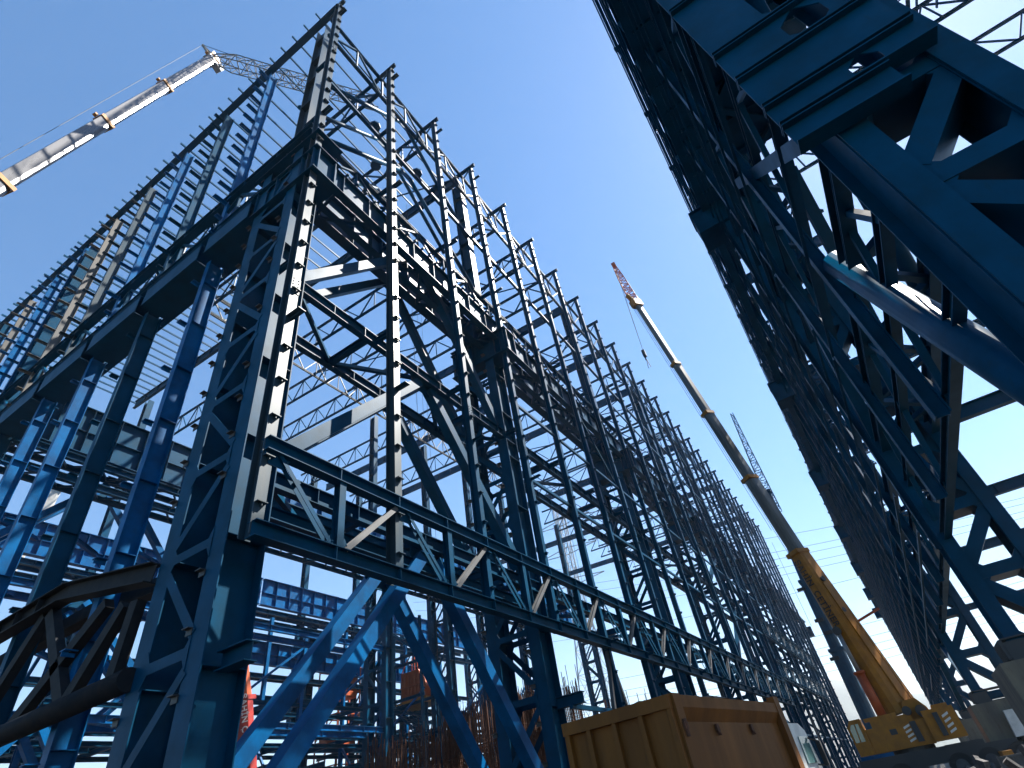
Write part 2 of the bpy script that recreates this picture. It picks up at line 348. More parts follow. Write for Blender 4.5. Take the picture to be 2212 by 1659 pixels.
# roof: purlins along y, rafters and trusses along x
pur = None
xs = [-15.6 - 1.43*i for i in range(43)]
for i, x in enumerate(xs):
    L = 19.4 if i % 5 else 18.9
    m_ = MB(); z = roof_z(x)+0.42
    m_.bar((x, 8.05, z), (x, 8.05+L, z), 0.09, 0.03, ou=0.10); m_.bar((x, 8.05, z), (x, 8.05+L, z), 0.03, 0.2, osd=0.04); m_.bar((x, 8.05, z), (x, 8.05+L, z), 0.09, 0.03, ou=-0.10)
    pa(m_, 'roof_purlin', BLUE)
for k in range(26):
    y = 8.75+6*k; main = k in (3, 7, 11, 15, 19, 23) or k == 9
    if k == 0: continue
    if main:
        m_ = MB()
        for xa, xb in ((-15.2, -33), (-33, -51), (-51, -75)):
            m_.ib((xa, y, roof_z(xa)-0.42), (xb, y, roof_z(xb)-0.42), 1.25, 0.4, (0,0,1), 0.035, 0.03, stiff=3)
        pa(m_, 'solid_rafter', BLUE)
    else:
        m_ = MB()
        truss(m_, (-15, y, roof_z(-15)-0.1), (-51, y, roof_z(-51)-0.1), (-15, y, roof_z(-15)-3.1), (-51, y, roof_z(-51)-3.1), 7, 0.26, 0.14, 'warren')
        if k in (4, 5, 6, 8, 10): truss(m_, (-51, y, roof_z(-51)-0.1), (-75, y, roof_z(-75)-0.1), (-51, y, roof_z(-51)-3.1), (-75, y, roof_z(-75)-3.1), 6, 0.24, 0.12, 'warren')
        pa(m_, 'roof_truss', BLUE)
for x, mt, ye in ((-24.5, BLUE, 39), (-48.2, GREY, 87)):
    m_ = MB(); za = roof_z(x)
    truss(m_, (x, 15, za-0.3), (x, ye, za-0.3), (x, 15, za-3.2), (x, ye, za-3.2), int((ye-15)/4), 0.22, 0.12, 'warren')
    pa(m_, 'longitudinal_roof_truss', mt)
for i in range(8):
    y = 20.75+6*i*3
    for xa in (-15, -33):
        m_ = MB(); m_.bar((xa, y, roof_z(xa)-0.3), (xa-17, y+6, roof_z(xa-17)-0.3), 0.12, 0.12); m_.bar((xa-17, y, roof_z(xa-17)-0.3), (xa, y+6, roof_z(xa)-0.3), 0.12, 0.12); pa(m_, 'roof_cross_brace', BLUE)
for (x, y) in ((-18.2, 17.6), (-23.8, 17.5), (-18.2, 23.7), (-20.9, 20.5)):
    m_ = MB(); m_.tube((x, y, 55.5), (x, y, 55.75), 0.55, n=8); pa(m_, 'octagonal_node_plate', BLUE)
# gable wall (y = 8.8)
m_ = MB()
for xa, xb in ((-13.6, -33), (-33, -55), (-55, -76)): m_.ib((xa, 8.75, roof_z(xa)-0.05), (xb, 8.75, roof_z(xb)-0.05), 0.75, 0.42, (0,0,1), 0.03, 0.03)
pa(m_, 'gable_rafter', BLUE)
gcol = {0: BLUE_LIT, 1: BLUE, 2: BLUE_LIT, 3: DUST, 4: TAN, 5: BLUE_LIT, 6: BLUE_LIT, 7: TAN, 8: BLUE}
for i in range(9):
    x = -22.0-6*i; m_ = MB(); zt = roof_z(x)-0.4
    m_.ib((x, 9.25, 0.4), (x, 9.25, 29.0), 0.8, 0.38, (0,1,0), 0.035, 0.03); lo_ = m_; m_ = MB()
    m_.ib((x, 9.1, 30.4), (x, 9.1, zt), 0.66, 0.36, (0,1,0), 0.035, 0.03); up_ = m_
    z = 2.0; q = 0
    while z < zt-0.5:
        m_ = lo_ if z < 29 else up_
        if not 28.0 < z < 31.0:
            L = 0.85 if z > 34 else 0.4
            m_.bar((x, 8.75, z), (x, 8.75-L, z), 0.34, 0.03); m_.bar((x, 8.75, z-0.1), (x, 8.75-L, z-0.1), 0.03, 0.16)
            if z < 29: m_.bar((x, 8.88, z+0.35), (x, 9.6, z+0.35), 0.36, 0.02)
        z += 3.1 if z < 27 else 1.62
    pa(lo_, 'gable_column', BLUE_LIT if i % 3 != 1 else BLUE); pa(up_, 'gable_upper_column', gcol[i])
# gable wind girder: soffit plates, two chords, lacing
for i in range(9):
    xa, xb = -22.4-6*(i-1), -21.6-6*i
    if i == 0: xa = -18.0
    m_ = MB(); m_.bar((xa, 9.15, 28.95), (xb-0.1, 9.15, 28.95), 1.7, 0.05); m_.bar((xa, 8.35, 29.7), (xb-0.1, 8.35, 29.7), 0.04, 1.4) ; m_.bar((xa, 9.15, 30.42), (xb-0.1, 9.15, 30.42), 1.7, 0.05)
    for q in range(1, 3): xx = xa+(xb-xa)*q/3; m_.bar((xx, 8.4, 29.68), (xx, 9.9, 29.68), 0.03, 1.4)
    pa(m_, 'gable_box_beam', BLUE)
m_ = MB(); m_.ib((-14.2, 8.9, 35.3), (-72, 8.9, 35.3), 0.7, 0.5, stiff=3); pa(m_, 'gable_girder_chord', BLUE)
m_ = MB(); m_.ib((-18, 8.9, 32.1), (-72, 8.9, 32.1), 0.5, 0.45); pa(m_, 'gable_girder_chord', BLUE)
m_ = MB(); m_.ib((-18, 12.2, 35.3), (-72, 12.2, 35.3), 0.5, 0.35); pa(m_, 'gable_girder_chord', BLUE)
m_ = MB()
for i in range(9):
    x = -18-6*i
    m_.bar((x, 9, 35.1), (x-3, 12.2, 35.1), 0.2, 0.2); m_.bar((x-3, 12.2, 35.1), (x-6, 9, 35.1), 0.2, 0.2)
    m_.bar((x, 9, 32.2), (x-3, 9, 35.1), 0.18, 0.18, (0,1,0)); m_.bar((x-3, 9, 35.1), (x-6, 9, 32.2), 0.18, 0.18, (0,1,0)); m_.bar((x-3, 9, 35.1), (x-3, 9, 30.4), 0.14, 0.14)
pa(m_, 'gable_girder_lacing', BLUE)
m_ = MB(); m_.ib((-13.9, 9.3, 34.0), (-17.8, 9.3, 34.0), 2.0, 0.9, stiff=1.2); m_.bar((-13.0, 9.3, 32.95), (-18.3, 9.3, 32.95), 1.8, 0.05); pa(m_, 'corner_bracket', BLUE)

# crescent truss that meets the corner column low down on the left
m_ = MB(); m_.ib((-17.9, 8.55, 9.45), (-23.8, 8.55, 10.65), 0.62, 0.5, (0,0,1), 0.04, 0.03); m_.ib((-23.8, 8.55, 10.65), (-33.5, 8.55, 10.5), 0.62, 0.5, (0,0,1), 0.04, 0.03, stiff=1.5); pa(m_, 'crescent_truss_chord', BROWN)
m_ = MB(); m_.tube((-17.6, 8.5, 6.35), (-33.5, 8.5, 6.3), 0.32, n=16); pa(m_, 'crescent_truss_chord', BROWN, smooth=True)
m_ = MB(); m_.bar((-18.0, 9.6, 9.6), (-24.5, 9.9, 10.4), 0.45, 0.5); m_.bar((-24.5, 9.9, 10.4), (-36, 9.9, 10.2), 0.45, 0.5); pa(m_, 'crescent_truss_chord', BROWN)
m_ = MB()
for (a, b) in (((-18.7, 9.2), (-18.9, 6.6)), ((-19.4, 9.3), (-21.3, 6.6)), ((-24.8, 10.6), (-21.6, 6.6)), ((-25.2, 10.6), (-28.0, 6.6)), ((-20.6, 9.7), (-24.6, 6.6)), ((-31.5, 10.6), (-28.2, 6.6))):
    m_.bar((a[0], 8.7, a[1]-.35), (b[0], 8.7, b[1]), 0.42, 0.3, (0,1,0))
pa(m_, 'crescent_truss_webs', BROWN)

# interior rows
def row(x1, x2, ys, ztop, xg, gz, name_mt=BLUE, up=True):
    for y in ys:
        m_, l_ = laced_column(x1, x2, y, 0.5, gz[0]-0.3, 0.7, 1.2, 3.6); c = pa(m_, 'interior_column', name_mt); pa(l_, 'lacing_bars', name_mt, parent=c)
        if up:
            u = MB(); xx = x1 if x1 < x2 else x2; u.ib((xx, y, gz[0]-0.2), (xx, y, ztop), 0.95, 0.8, (1,0,0), 0.04, 0.04)
            zz = gz[1]+1
            while zz < ztop-1: u.bar((xx-0.44, y, zz), (xx+0.44, y, zz), 0.78, 0.03); zz += 3.4
            pa(u, 'interior_upper_column', name_mt)
row(-48.4, -51.2, [9.3, 27.3, 51.3, 63.3, 75.3, 87.3, 111.3, 147.3], roof_z(-51)-1.1, -46.4, (29.7, 33.9))
row(-69.0, -71.8, [27.3, 46.3, 57.3, 68.3, 80.3, 99.3, 123.3], roof_z(-71)-1.1, -67, (29.7, 33.5))
def plate_girder(x, y0, y1, zb, zt, pitch=2.0, mt=BLUE_LIT):
    m_ = MB(); d = zt-zb; zc = (zb+zt)/2
    m_.ib((x, y0, zc), (x, y1, zc), d, 0.7, (0,0,1), 0.05, 0.04, stiff=pitch)
    m_.bar((x+0.12, y0, zc-0.1), (x+0.12, y1, zc-0.1), 0.24, 0.03)
    pa(m_, 'crane_girder', mt)
for y0, y1 in ((9.5, 27.2), (27.4, 51.2), (51.4, 75.2), (75.4, 99)): plate_girder(-46.4, y0, y1, 29.8, 34.0, mt=BLUE if y0 < 20 else BLUE_LIT)
for y0, y1 in ((14, 46.2), (46.4, 68.2), (68.4, 92)): plate_girder(-66.8, y0, y1, 29.9, 33.4)
plate_girder(-66.8, 44, 66, 22.6, 25.3); plate_girder(-66.8, 68.5, 80, 22.6, 25.3)
# brackets, stiff walkways and floors under the girders
for x, ys, z in ((-45.6, (9.5, 99), 28.9), (-65.6, (14, 92), 28.7), (-64.8, (14, 92), 27.0), (-66.4, (30, 92), 21.2), (-64.0, (20, 92), 12.9), (-46.0, (9.5, 92), 27.3), (-62.0, (20, 92), 17.6), (-60.0, (20, 100), 9.6), (-52.6, (20, 92), 6.2)):
    m_ = MB(); m_.ib((x, ys[0], z), (x, ys[1], z), 0.55, 0.4, stiff=3.0); m_.ib((x-2.2, ys[0], z+0.3), (x-2.2, ys[1], z+0.3), 0.45, 0.3)
    y = ys[0]
    while y < ys[1]-3: m_.bar((x, y, z), (x-2.2, y+1.5, z+.3), 0.14, 0.14); m_.bar((x-2.2, y+1.5, z+.3), (x, y+3, z), 0.14, 0.14); y += 3
    pa(m_, 'walkway_beam', BLUE)
for z in (4.5, 7.2, 9.8, 12.6, 15.5):
    m_ = MB()
    for y in range(22, 96, 6):
        if z < 13 or y > 30: m_.ib((-53, y+z*0.1, z), (-68.5, y+z*0.1, z), 0.45, 0.25)
    for x in (-54.0, -58.0, -64.5): m_.ib((x, 22, z-0.35), (x, 94, z-0.35), 0.4, 0.25)
    pa(m_, 'floor_beams', BLUE)
for y in (20, 32, 44, 56, 68, 80):
    m_ = MB(); m_.ib((-54, y, 0), (-54, y, 22), 0.4, 0.4); m_.ib((-60.5, y, 0), (-60.5, y, 26), 0.4, 0.4)
    m_.bar((-54, y, 4.5), (-60.5, y, 12.6), 0.22, 0.22); m_.bar((-60.5, y, 12.6), (-54, y, 21), 0.22, 0.22); m_.bar((-54, y, 12), (-54, y+12, 21), 0.22, 0.22)
    pa(m_, 'platform_post', BLUE_LIT)
# row braces seen behind the corner column on the left
for x in (-48.5, -51.1):
    vee(x, 9.3, 27.3, 0.3, 11.9, 0.5, BLUE_LIT); vee(x, 9.3, 27.3, 12.2, 20.1, 0.5, BLUE_LIT); vee(x, 9.3, 27.3, 20.4, 30.2, 0.5, BLUE_LIT)
    for z in (12.0, 20.2):
        m_ = MB(); m_.ib((x, 9.9, z), (x, 51, z), 0.55, 0.34, stiff=3); pa(m_, 'tie_beam', BLUE_LIT)
for z in (12.0, 16.2, 20.2, 24.5):
    m_ = MB(); m_.ib((-48.3, 15.5, z), (-51.3, 19.5, z), 0.35, 0.3); m_.bar((-48.3, 10.0, z), (-51.0, 15.0, z), 0.3, 0.3); m_.bar((-48.4, 20.0, z), (-51.0, 26.0, z), 0.3, 0.3); pa(m_, 'horizontal_bracing', BLUE_LIT)
for x in (-69.2, -71.8):
    vee(x, 27.3, 46.3, 12, 22, 0.45, BLUE_LIT); vee(x, 27.3, 46.3, 22.2, 29.6, 0.45, BLUE_LIT)
# stairs hung in the far platform
def stair(p, q, wd=1.1, n=12, parent=None, mt=BLUE):
    p = Vector(p); q = Vector(q); m_ = MB(); d = (q-p); side = Vector((-d.y, d.x, 0)).normalized()
    for g in (-1, 1):
        m_.bar(p+side*g*wd/2, q+side*g*wd/2, 0.05, 0.28); m_.bar(p+side*g*wd/2+V(0,0,1.1), q+side*g*wd/2+V(0,0,1.1), 0.05, 0.05); m_.bar(p+side*g*wd/2+V(0,0,.6), q+side*g*wd/2+V(0,0,.6), 0.03, 0.03)
        for i in range(5): c = p+d*(i/4)+side*g*wd/2; m_.bar(c, c+V(0,0,1.1), 0.05, 0.05)
    for i in range(n): c = p+d*((i+.5)/n); m_.bar(c-side*wd/2, c+side*wd/2, 0.28, 0.04)
    pa(m_, 'stair_flight', mt)
stair((-56.6, 60, 25.6), (-50.6, 60, 21.5), n=16); stair((-56.6, 60, 16.6), (-51.3, 60, 12.7), n=16); stair((-51.5, 62, 12.6), (-57, 62, 8.5), n=16)
m_ = MB()
for z in (21.4, 16.4, 12.5): 
    m_.ib((-49.8, 59.4, z), (-58.5, 59.4, z), 0.35, 0.25); m_.ib((-49.8, 62.4, z), (-58.5, 62.4, z), 0.35, 0.25)
for x in (-50.2, -57.6):
    for y in (59.4, 62.4): m_.ib((x, y, 0), (x, y, 26), 0.3, 0.3, (0,1,0))
pa(m_, 'stair_tower_frame', BLUE)

for (x, y, za, zb) in ((-30, 38, 56, 12), (-30.6, 38, 56, 10), (-20, 24, 52, 16), (-38, 20, 56, 30), (-26, 60, 55, 9)):
    m_ = MB(); m_.tube((x, y, za), (x+.3, y, zb), 0.02, n=4); tag(m_.build('tag_line', DARK), 'thin dark tag line hanging from the roof inside the left frame', 'rope', 'tag lines hanging inside the left frame')
# ================================================================== BUILDING B (right)
B = thing('steel_building_frame', 'near dark steel frame towering overhead on the right against the sun', 'steel frame', (15, 60, 0))
BO = Vector((15, 60, 0))
def pb(mb, name, mt, label=None, parent=None, smooth=False):
    o = mb.build(name, mt, None, smooth, label); o.parent = parent or B
    if parent is None: o.matrix_parent_inverse = Matrix.Translation(-BO)
    return o
BY = [9.0, 27.0, 51.0, 75.0, 99.0, 123.0, 147.0, 171.0]
for i, y in enumerate(BY):
    m_ = MB(); l_ = MB(); zt = 29.0
    for xc in (3.88, 5.85):
        m_.ib((xc, y, 4.0), (xc, y, zt), 1.4, 0.5, (0,1,0), 0.045, 0.04)
        m_.bar((xc-0.22, y-0.62, 4.0), (xc-0.22, y-0.62, zt), 0.02, 0.1)
    z = 3.85; q = 0 if i else 1
    while z < (zt-1 if i else 11.5):
        l_.bar((4.1, y, z), (5.65, y, z), 1.22, 0.42)
        a, b = (4.1, 5.65) if q % 2 else (5.65, 4.1)
        if i or z < 11: l_.bar((a, y, z+0.42), (b, y, z+2.1), 1.2, 0.46, (0,0,1))
        for (xx, sg) in ((4.1, 1), (5.65, -1)):
            l_.prism([(0,-.55),(0,.55),(sg*.3,.22),(sg*.3,-.22)] if sg > 0 else [(0,-.55),(-.3,-.22),(-.3,.22),(0,.55)], 1.18, (xx, y, z), (1,0,0), (0,0,1))
        z += 2.5; q += 1
    c = pb(m_, 'laced_column', BLUE); pb(l_, 'lacing_plates', BLUE, parent=c)
    m_ = MB(); m_.bar((3.88, y, 3.55), (3.88, y, 4.1), 1.7, 0.8, (1,0,0)); m_.bar((5.85, y, 3.55), (5.85, y, 4.1), 1.7, 0.8, (1,0,0))
    for g in range(-3, 4):
        for xc in (3.88, 5.85): m_.bar((xc-0.46, y+g*0.27, 3.6), (xc-0.46, y+g*0.27, 4.2), 0.04, 0.12)
    m_.bar((3.45, y, 4.2), (6.3, y, 4.2), 1.75, 0.05); m_.bar((3.4, y, 3.53), (6.4, y, 3.53), 1.9, 0.06); pb(m_, 'column_base', DARK)
    m_ = MB(); m_.ib((4.6, y, 29.2), (4.6, y, 44.6), 1.0, 0.75, (1,0,0), 0.04, 0.04); pb(m_, 'upper_column', BLUE)
    m_ = MB(); m_.bar((2.12, y, 29.0), (6.6, y, 29.0), 1.9, 0.06); m_.bar((2.15, y-0.7, 30.1), (6.6, y-0.7, 30.1), 0.05, 2.1); m_.bar((2.15, y+0.7, 30.1), (6.6, y+0.7, 30.1), 0.05, 2.1); m_.bar((2.2, y, 30.1), (2.24, y, 30.1), 1.7, 2.1)
    m_.bar((2.12, y, 31.2), (6.6, y, 31.2), 1.8, 0.05); pb(m_, 'corbel_bracket', BLUE)
for k in range(29):
    y = 8.8+6*k; m_ = MB(); z0 = 7.6 if k > 0 else 11.6
    m_.ib((3.62, y, z0), (3.62, y, 45.3), 0.36, 0.34, (1,0,0), 0.03, 0.025)
    m_.ib((5.2, y, 45.3), (3.3, y, 45.3), 0.34, 0.26)
    pb(m_, 'wind_column', BLUE)
m_ = MB(); m_.ib((5.9, 14.6, 0.5), (5.9, 14.6, 7.6), 0.45, 0.4, (1,0,0)); pb(m_, 'lower_post', BLUE)
m_ = MB()
for z in (7.9, 10.2, 12.2, 15.2, 18.4, 21.5, 24.6, 27.5, 31.8, 34.6, 37.8, 41.2, 44.9):
    m_.ib((3.95, 9.8, z), (3.95, 176, z), 0.32, 0.26)
pb(m_, 'wall_tie_beams', BLUE)
rg = random.Random(9); z = 8.6
while z < 45.4:
    y = 8.3 if z > 12.3 else 27.2
    m_ = MB()
    while y < 176:
        L = rg.choice([12, 18, 24]); 
        if rg.random() > 0.10: m_.bar((3.33, y, z), (3.33, min(177, y+L-0.25), z), 0.03, 0.22); m_.bar((3.30, y, z-0.11), (3.30, min(177, y+L-0.25), z-0.11), 0.09, 0.02)
        y += L
    pb(m_, 'wall_girt', BLUE); z += 1.62 if z < 30 else 1.45
m_ = MB()
for x, z in ((3.55, 45.5), (3.9, 45.6), (4.4, 45.75), (5.0, 45.8)): m_.bar((x, 8.0, z), (x, 178, z), 0.1, 0.2)
pb(m_, 'eaves_rails', BLUE)
def bband(zt, zb, y0=9.8, y1=176, x=3.95):
    m_ = MB(); n = int((y1-y0)/6)
    for i in range(n):
        ya = y0+6*i-1; m_.bar((x, ya, zb), (x, ya+3, zt), 0.16, 0.16); m_.bar((x, ya+3, zt), (x, ya+6, zb), 0.16, 0.16)
    pb(m_, 'wall_truss_webs', BLUE)
bband(12.2, 7.9); bband(18.4, 15.2); bband(24.6, 21.5); bband(34.6, 31.8); bband(44.9, 41.2)
for y0, y1 in zip(BY[:-1], BY[1:]):
    m_ = MB(); m_.ib((3.2, y0+.05, 31.6), (3.2, y1-.05, 31.6), 1.6, 0.5, stiff=2); pb(m_, 'walkway_girder', BLUE)
    m_ = MB(); m_.ib((5.4, y0+.05, 33.0), (5.4, y1-.05, 33.0), 3.3, 0.7, stiff=2.4); pb(m_, 'crane_girder', BLUE)
    m_ = MB()
    for z in (12.0, 22.0):
        m_.ib((3.9, y0+.8, z), (3.9, y1-.8, z), 0.6, 0.35); m_.ib((5.85, y0+.8, z), (5.85, y1-.8, z), 0.6, 0.35)
        y = y0+1
        while y < y1-4: m_.bar((3.9, y, z), (5.85, y+2, z), 0.2, 0.2); m_.bar((5.85, y+2, z), (3.9, y+4, z), 0.2, 0.2); y += 4
    pb(m_, 'tie_frame', BLUE)
def veeb(x, ya, yb, z0, z1, wd):
    yc = (ya+yb)/2
    for (p, q) in (((x, ya+0.6, z0+0.3), (x, yc-0.4, z1-0.4)), ((x, yb-0.6, z0+0.3), (x, yc+0.4, z1-0.4))):
        m_ = MB(); m_.bar(p, q, wd, wd, (1,0,0)); pb(m_, 'inclined_brace', BLUE)
m_ = MB(); m_.tube((3.9, 14.6, 13.0), (3.9, 7.6, 0.5), 0.36, n=18); pb(m_, 'inclined_brace', BLUE, smooth=True)
m_ = MB(); m_.tube((5.85, 21.4, 18.0), (5.85, 13.2, 3.6), 0.3, n=18) if False else m_.tube((5.85, 17.4, 12.0), (5.85, 9.8, 22), 0.24, n=14); pb(m_, 'inclined_brace', BLUE, smooth=True)
veeb(3.9, 9, 27, 12.3, 22, 0.45); veeb(5.85, 9, 27, 12.3, 22, 0.45); veeb(5.85, 9, 27, 22, 29.5, 0.45)
veeb(3.9, 51, 75, 4, 12, 0.4); veeb(3.9, 99, 123, 4, 12, 0.4); veeb(5.85, 51, 75, 12, 22, 0.4)
# gable end of B at y = 9
gz = [1.6+(q-1.6)*0.947 for q in (11.25, 12.05, 12.9, 14.35, 15.8, 19.1, 22.6, 26.0, 29.6, 33.4, 37.2, 41.0, 44.6)]
for i in range(len(gz)-1):
    z = gz[i]; dpt = (gz[i+1]-z)-0.05 if i < 5 else min(2.6, (gz[i+1]-z)*0.85); x1 = 4.9 if i < 1 else (5.75 if i < 6 else 26)
    m_ = MB(); zt_ = z+dpt; y_ = 8.05
    m_.bar((2.92, y_, z+0.02), (x1, y_, z+0.02), 0.36, 0.04); m_.bar((2.92, y_, zt_-0.02), (x1, y_, zt_-0.02), 0.3, 0.04)
    cut = [(4.3, 5.15)] if i in (3, 4, 6) else ([(4.45, 5.0)] if i == 1 else [])
    if x1 > 9: cut += [(6.1, 8.4), (9.5, 13.1), (14.2, 18.5)]
    xa = 2.93
    for (p, q) in cut+[(x1, x1)]:
        m_.bar((xa, y_, (z+zt_)/2), (p, y_, (z+zt_)/2), 0.03, dpt-0.08)
        if q > p:
            g = min(0.5*(q-p), 0.3*dpt)
            for (a, b, sg) in ((p, z+.04, 1), (q, z+.04, -1)):
                m_.prism([(0,0),(sg*g,0),(0,g)] if sg > 0 else [(0,0),(0,g),(sg*g,0)], 0.03, (a, y_, b), (1,0,0), (0,0,1))
                m_.prism([(0,0),(0,-g),(sg*g,0)] if sg > 0 else [(0,0),(sg*g,0),(0,-g)], 0.03, (a, y_, zt_-.04), (1,0,0), (0,0,1))
        xa = q
    pb(m_, 'gable_beam', BLUE)
for x in (9.4, 14.5, 20.0, 25.5):
    m_ = MB(); m_.ib((x, 9.4, 12.1 if x < 20 else 0.5), (x, 9.4, 45.0), 0.9, 0.45, (0,1,0)); pb(m_, 'gable_column', BLUE)
# soffit decks between the two chords and inside (brake platforms, seen from below)
for z, xa, xb, y0, y1 in ((30.9, 3.3, 6.6, 8.4, 26), (22.35, 3.7, 6.2, 9.6, 17), (35.2, 6.6, 12.5, 9.0, 24), (26.4, 6.8, 15, 9, 13), (40.0, 3.8, 9.5, 9, 30)):
    m_ = MB(); m_.bar(((xa+xb)/2, y0, z), ((xa+xb)/2, y1, z), xb-xa, 0.04)
    y = y0+0.5
    while y < y1: m_.bar((xa, y, z-0.14), (xb, y, z-0.14), 0.08, 0.22); y += 1.6
    pb(m_, 'platform_deck', BLUE)
for k in range(1, 29):
    y = 8.8+6*k; m_ = MB()
    xe = 34 if k < 6 else 14; ze = (xe-4)/30
    if k in (3, 7, 11, 15, 19, 23, 27): m_.ib((4, y, 44.6), (xe, y, 44.6+ze), 1.3, 0.4, stiff=3)
    else: truss(m_, (4, y, 45.3), (xe, y, 45.3+ze), (4, y, 42.6), (xe, y, 42.6+ze), 8 if k < 6 else 3, 0.24, 0.13, 'warren')
    pb(m_, 'roof_truss', BLUE)
for i in range(20):
    x = 5.6+1.45*i; z = 45.55+(x-4)*0.033; m_ = MB(); m_.bar((x, 8.1, z), (x, 178 if x < 9 else 34, z), 0.09, 0.2); pb(m_, 'roof_purlin', BLUE)
for x in (13, 22):
    m_ = MB(); truss(m_, (x, 9, 45.4), (x, 33, 45.4), (x, 9, 42.8), (x, 33, 42.8), 6, 0.2, 0.11, 'warren'); pb(m_, 'longitudinal_roof_truss', BLUE)
for y in (27, 51):
    m_, l_ = laced_column(31.0, 34.0, y, 0.5, 29, 0.6, 1.0); c = pb(m_, 'interior_column', BLUE); pb(l_, 'lacing_bars', BLUE, parent=c)
for y0, y1 in ((9, 27), (27, 51)):
    m_ = MB(); m_.ib((29, y0, 31.5), (29, y1, 31.5), 3.4, 0.7, stiff=2.2); pb(m_, 'crane_girder', BLUE)
for z in (12.4, 22.3):
    for y in (27, 39, 51, 75):
        m_ = MB(); m_.ib((6.2, y, z), (31, y, z), 0.6, 0.35, stiff=3); pb(m_, 'floor_beam', BLUE)

# concrete pedestals under the right-hand columns
peds = ['near', 'second', 'third', 'fourth', 'fifth', 'sixth', 'seventh', 'far']
for i, y in enumerate(BY):
    m_ = MB(); m_.hexa([(2.93, y-1.7, 0), (7.2, y-1.7, 0), (7.2, y+2.2, 0), (2.93, y+2.2, 0), (2.93, y-1.7, 3.48), (7.2, y-1.7, 3.48), (7.2, y+2.2, 3.48), (2.93, y+2.2, 3.48)])
    m_.hexa([(2.5, y-2.2, 0), (7.6, y-2.2, 0), (7.6, y+2.7, 0), (2.5, y+2.7, 0), (2.5, y-2.2, .5), (7.6, y-2.2, .5), (7.6, y+2.7, .5), (2.5, y+2.7, .5)])
    labs = None; lab = {1: 'stained concrete pedestal nearest the lower right corner under a laced column', 2: 'smaller concrete pedestal just left of the nearest one, behind the crane tail', 3: 'third concrete pedestal along the right-hand frame, beyond the two nearest', 4: 'farthest small concrete pedestal along the right-hand frame'}.get(i, '')
    if i == 0 or i > 4: continue
    tag(m_.build('concrete_pedestal', CONC), lab, 'pedestal', 'concrete pedestals under the right-hand columns')
for i, y in enumerate(MAINY):
    m_ = MB(); m_.hexa([(-19, y-1.3, 0), (-13.6, y-1.3, 0), (-13.6, y+1.3, 0), (-19, y+1.3, 0), (-18.8, y-1.1, .62), (-13.8, y-1.1, .62), (-13.8, y+1.1, .62), (-18.8, y+1.1, .62)])
    pa(m_, 'column_footing', CONC)

# ================================================================== telescopic boom helper
def boom(parent, P, Q, secs, mt_list, collars, axis_up=(0,1,0), cmt=YEL, aspect=1.0, off=None):
    """hollow looking tapering telescopic boom: secs = list of (t0,t1,size)"""
    P = Vector(P); Q = Vector(Q); D = Q-P; L = D.length; d = D.normalized()
    u = Vector(axis_up); u = (u-d*u.dot(d)).normalized(); r = d.cross(u)
    for i, sec in enumerate(secs):
        t0, t1, s = sec[:3]; sa_ = sec[3] if len(sec) > 3 else s
        m_ = MB(); hw, hh = s*0.40*aspect, s*0.5
        # flat top, rounded belly
        pts = [(-hw, hh), (hw, hh), (hw*1.0, -hh*0.25), (hw*0.86, -hh*0.68), (hw*0.5, -hh*0.93), (0, -hh), (-hw*0.5, -hh*0.93), (-hw*0.86, -hh*0.68), (-hw*1.0, -hh*0.25)]
        a = P+D*t0; b = P+D*t1
        for c in (a, b):
            kk = sa_/s if c is a else 1.0
            for (x, y) in pts: m_.v.append(tuple(c + r*x*kk + u*y*kk))
        n = len(pts)
        for j in range(n): m_.f.append((j, (j+1) % n, n+(j+1) % n, n+j))
        m_.f.append(tuple(range(n-1, -1, -1))); m_.f.append(tuple(range(n, 2*n)))
        o = m_.build('boom_section', mt_list[min(i, len(mt_list)-1)]); o.parent = parent; o.matrix_parent_inverse = Matrix.Translation(-parent.location)
        o.visible_shadow = True
        if collars:
            m_ = MB(); c = P+D*(t1-0.22/L); e = P+D*(t1+0.12/L); m_.bar(c, e, s*0.92*aspect, 0.09, u, ou=s*0.53); m_.bar(c, e, 0.09, s*1.02, u, osd=s*0.43*aspect); m_.bar(c, e, 0.09, s*1.02, u, osd=-s*0.43*aspect); m_.bar(c, e, s*0.92*aspect, 0.09, u, ou=-s*0.53)
            m_.bar(c+u*(s*0.6), c+u*(s*0.6+0.25), 0.3, 0.2)
            o = m_.build('boom_collar', cmt); o.parent = parent; o.matrix_parent_inverse = Matrix.Translation(-parent.location)
    return d, u, r
def lattice(m_, P, Q, s0, s1, n, ch=0.09, wb=0.05, upv=(0,0,1)):
    P = Vector(P); Q = Vector(Q); D = Q-P; d = D.normalized(); u = Vector(upv); u = (u-d*u.dot(d)).normalized(); r = d.cross(u)
    def c(t, a, b): s = s0+(s1-s0)*t; return P+D*t+u*(a*s/2)+r*(b*s/2)
    for a, b in ((1,1),(1,-1),(-1,1),(-1,-1)): m_.tube(c(0,a,b), c(1,a,b), ch/2, n=6)
    for i in range(n):
        t0, t1 = i/n, (i+1)/n
        for (a, b, a2, b2) in ((1,1,1,-1),(-1,1,-1,-1),(1,1,-1,1),(1,-1,-1,-1)):
            if i % 2: a, b, a2, b2 = a2, b2, a, b
            m_.bar(c(t0,a,b), c(t1,a2,b2), wb, wb); m_.bar(c(t0,a,b), c(t0,a2,b2), wb, wb)
    return m_
def put(m_, name, mt, parent, smooth=False, label=None):
    o = m_.build(name, mt, None, smooth, label); o.parent = parent; o.matrix_parent_inverse = Matrix.Translation(-parent.location); return o
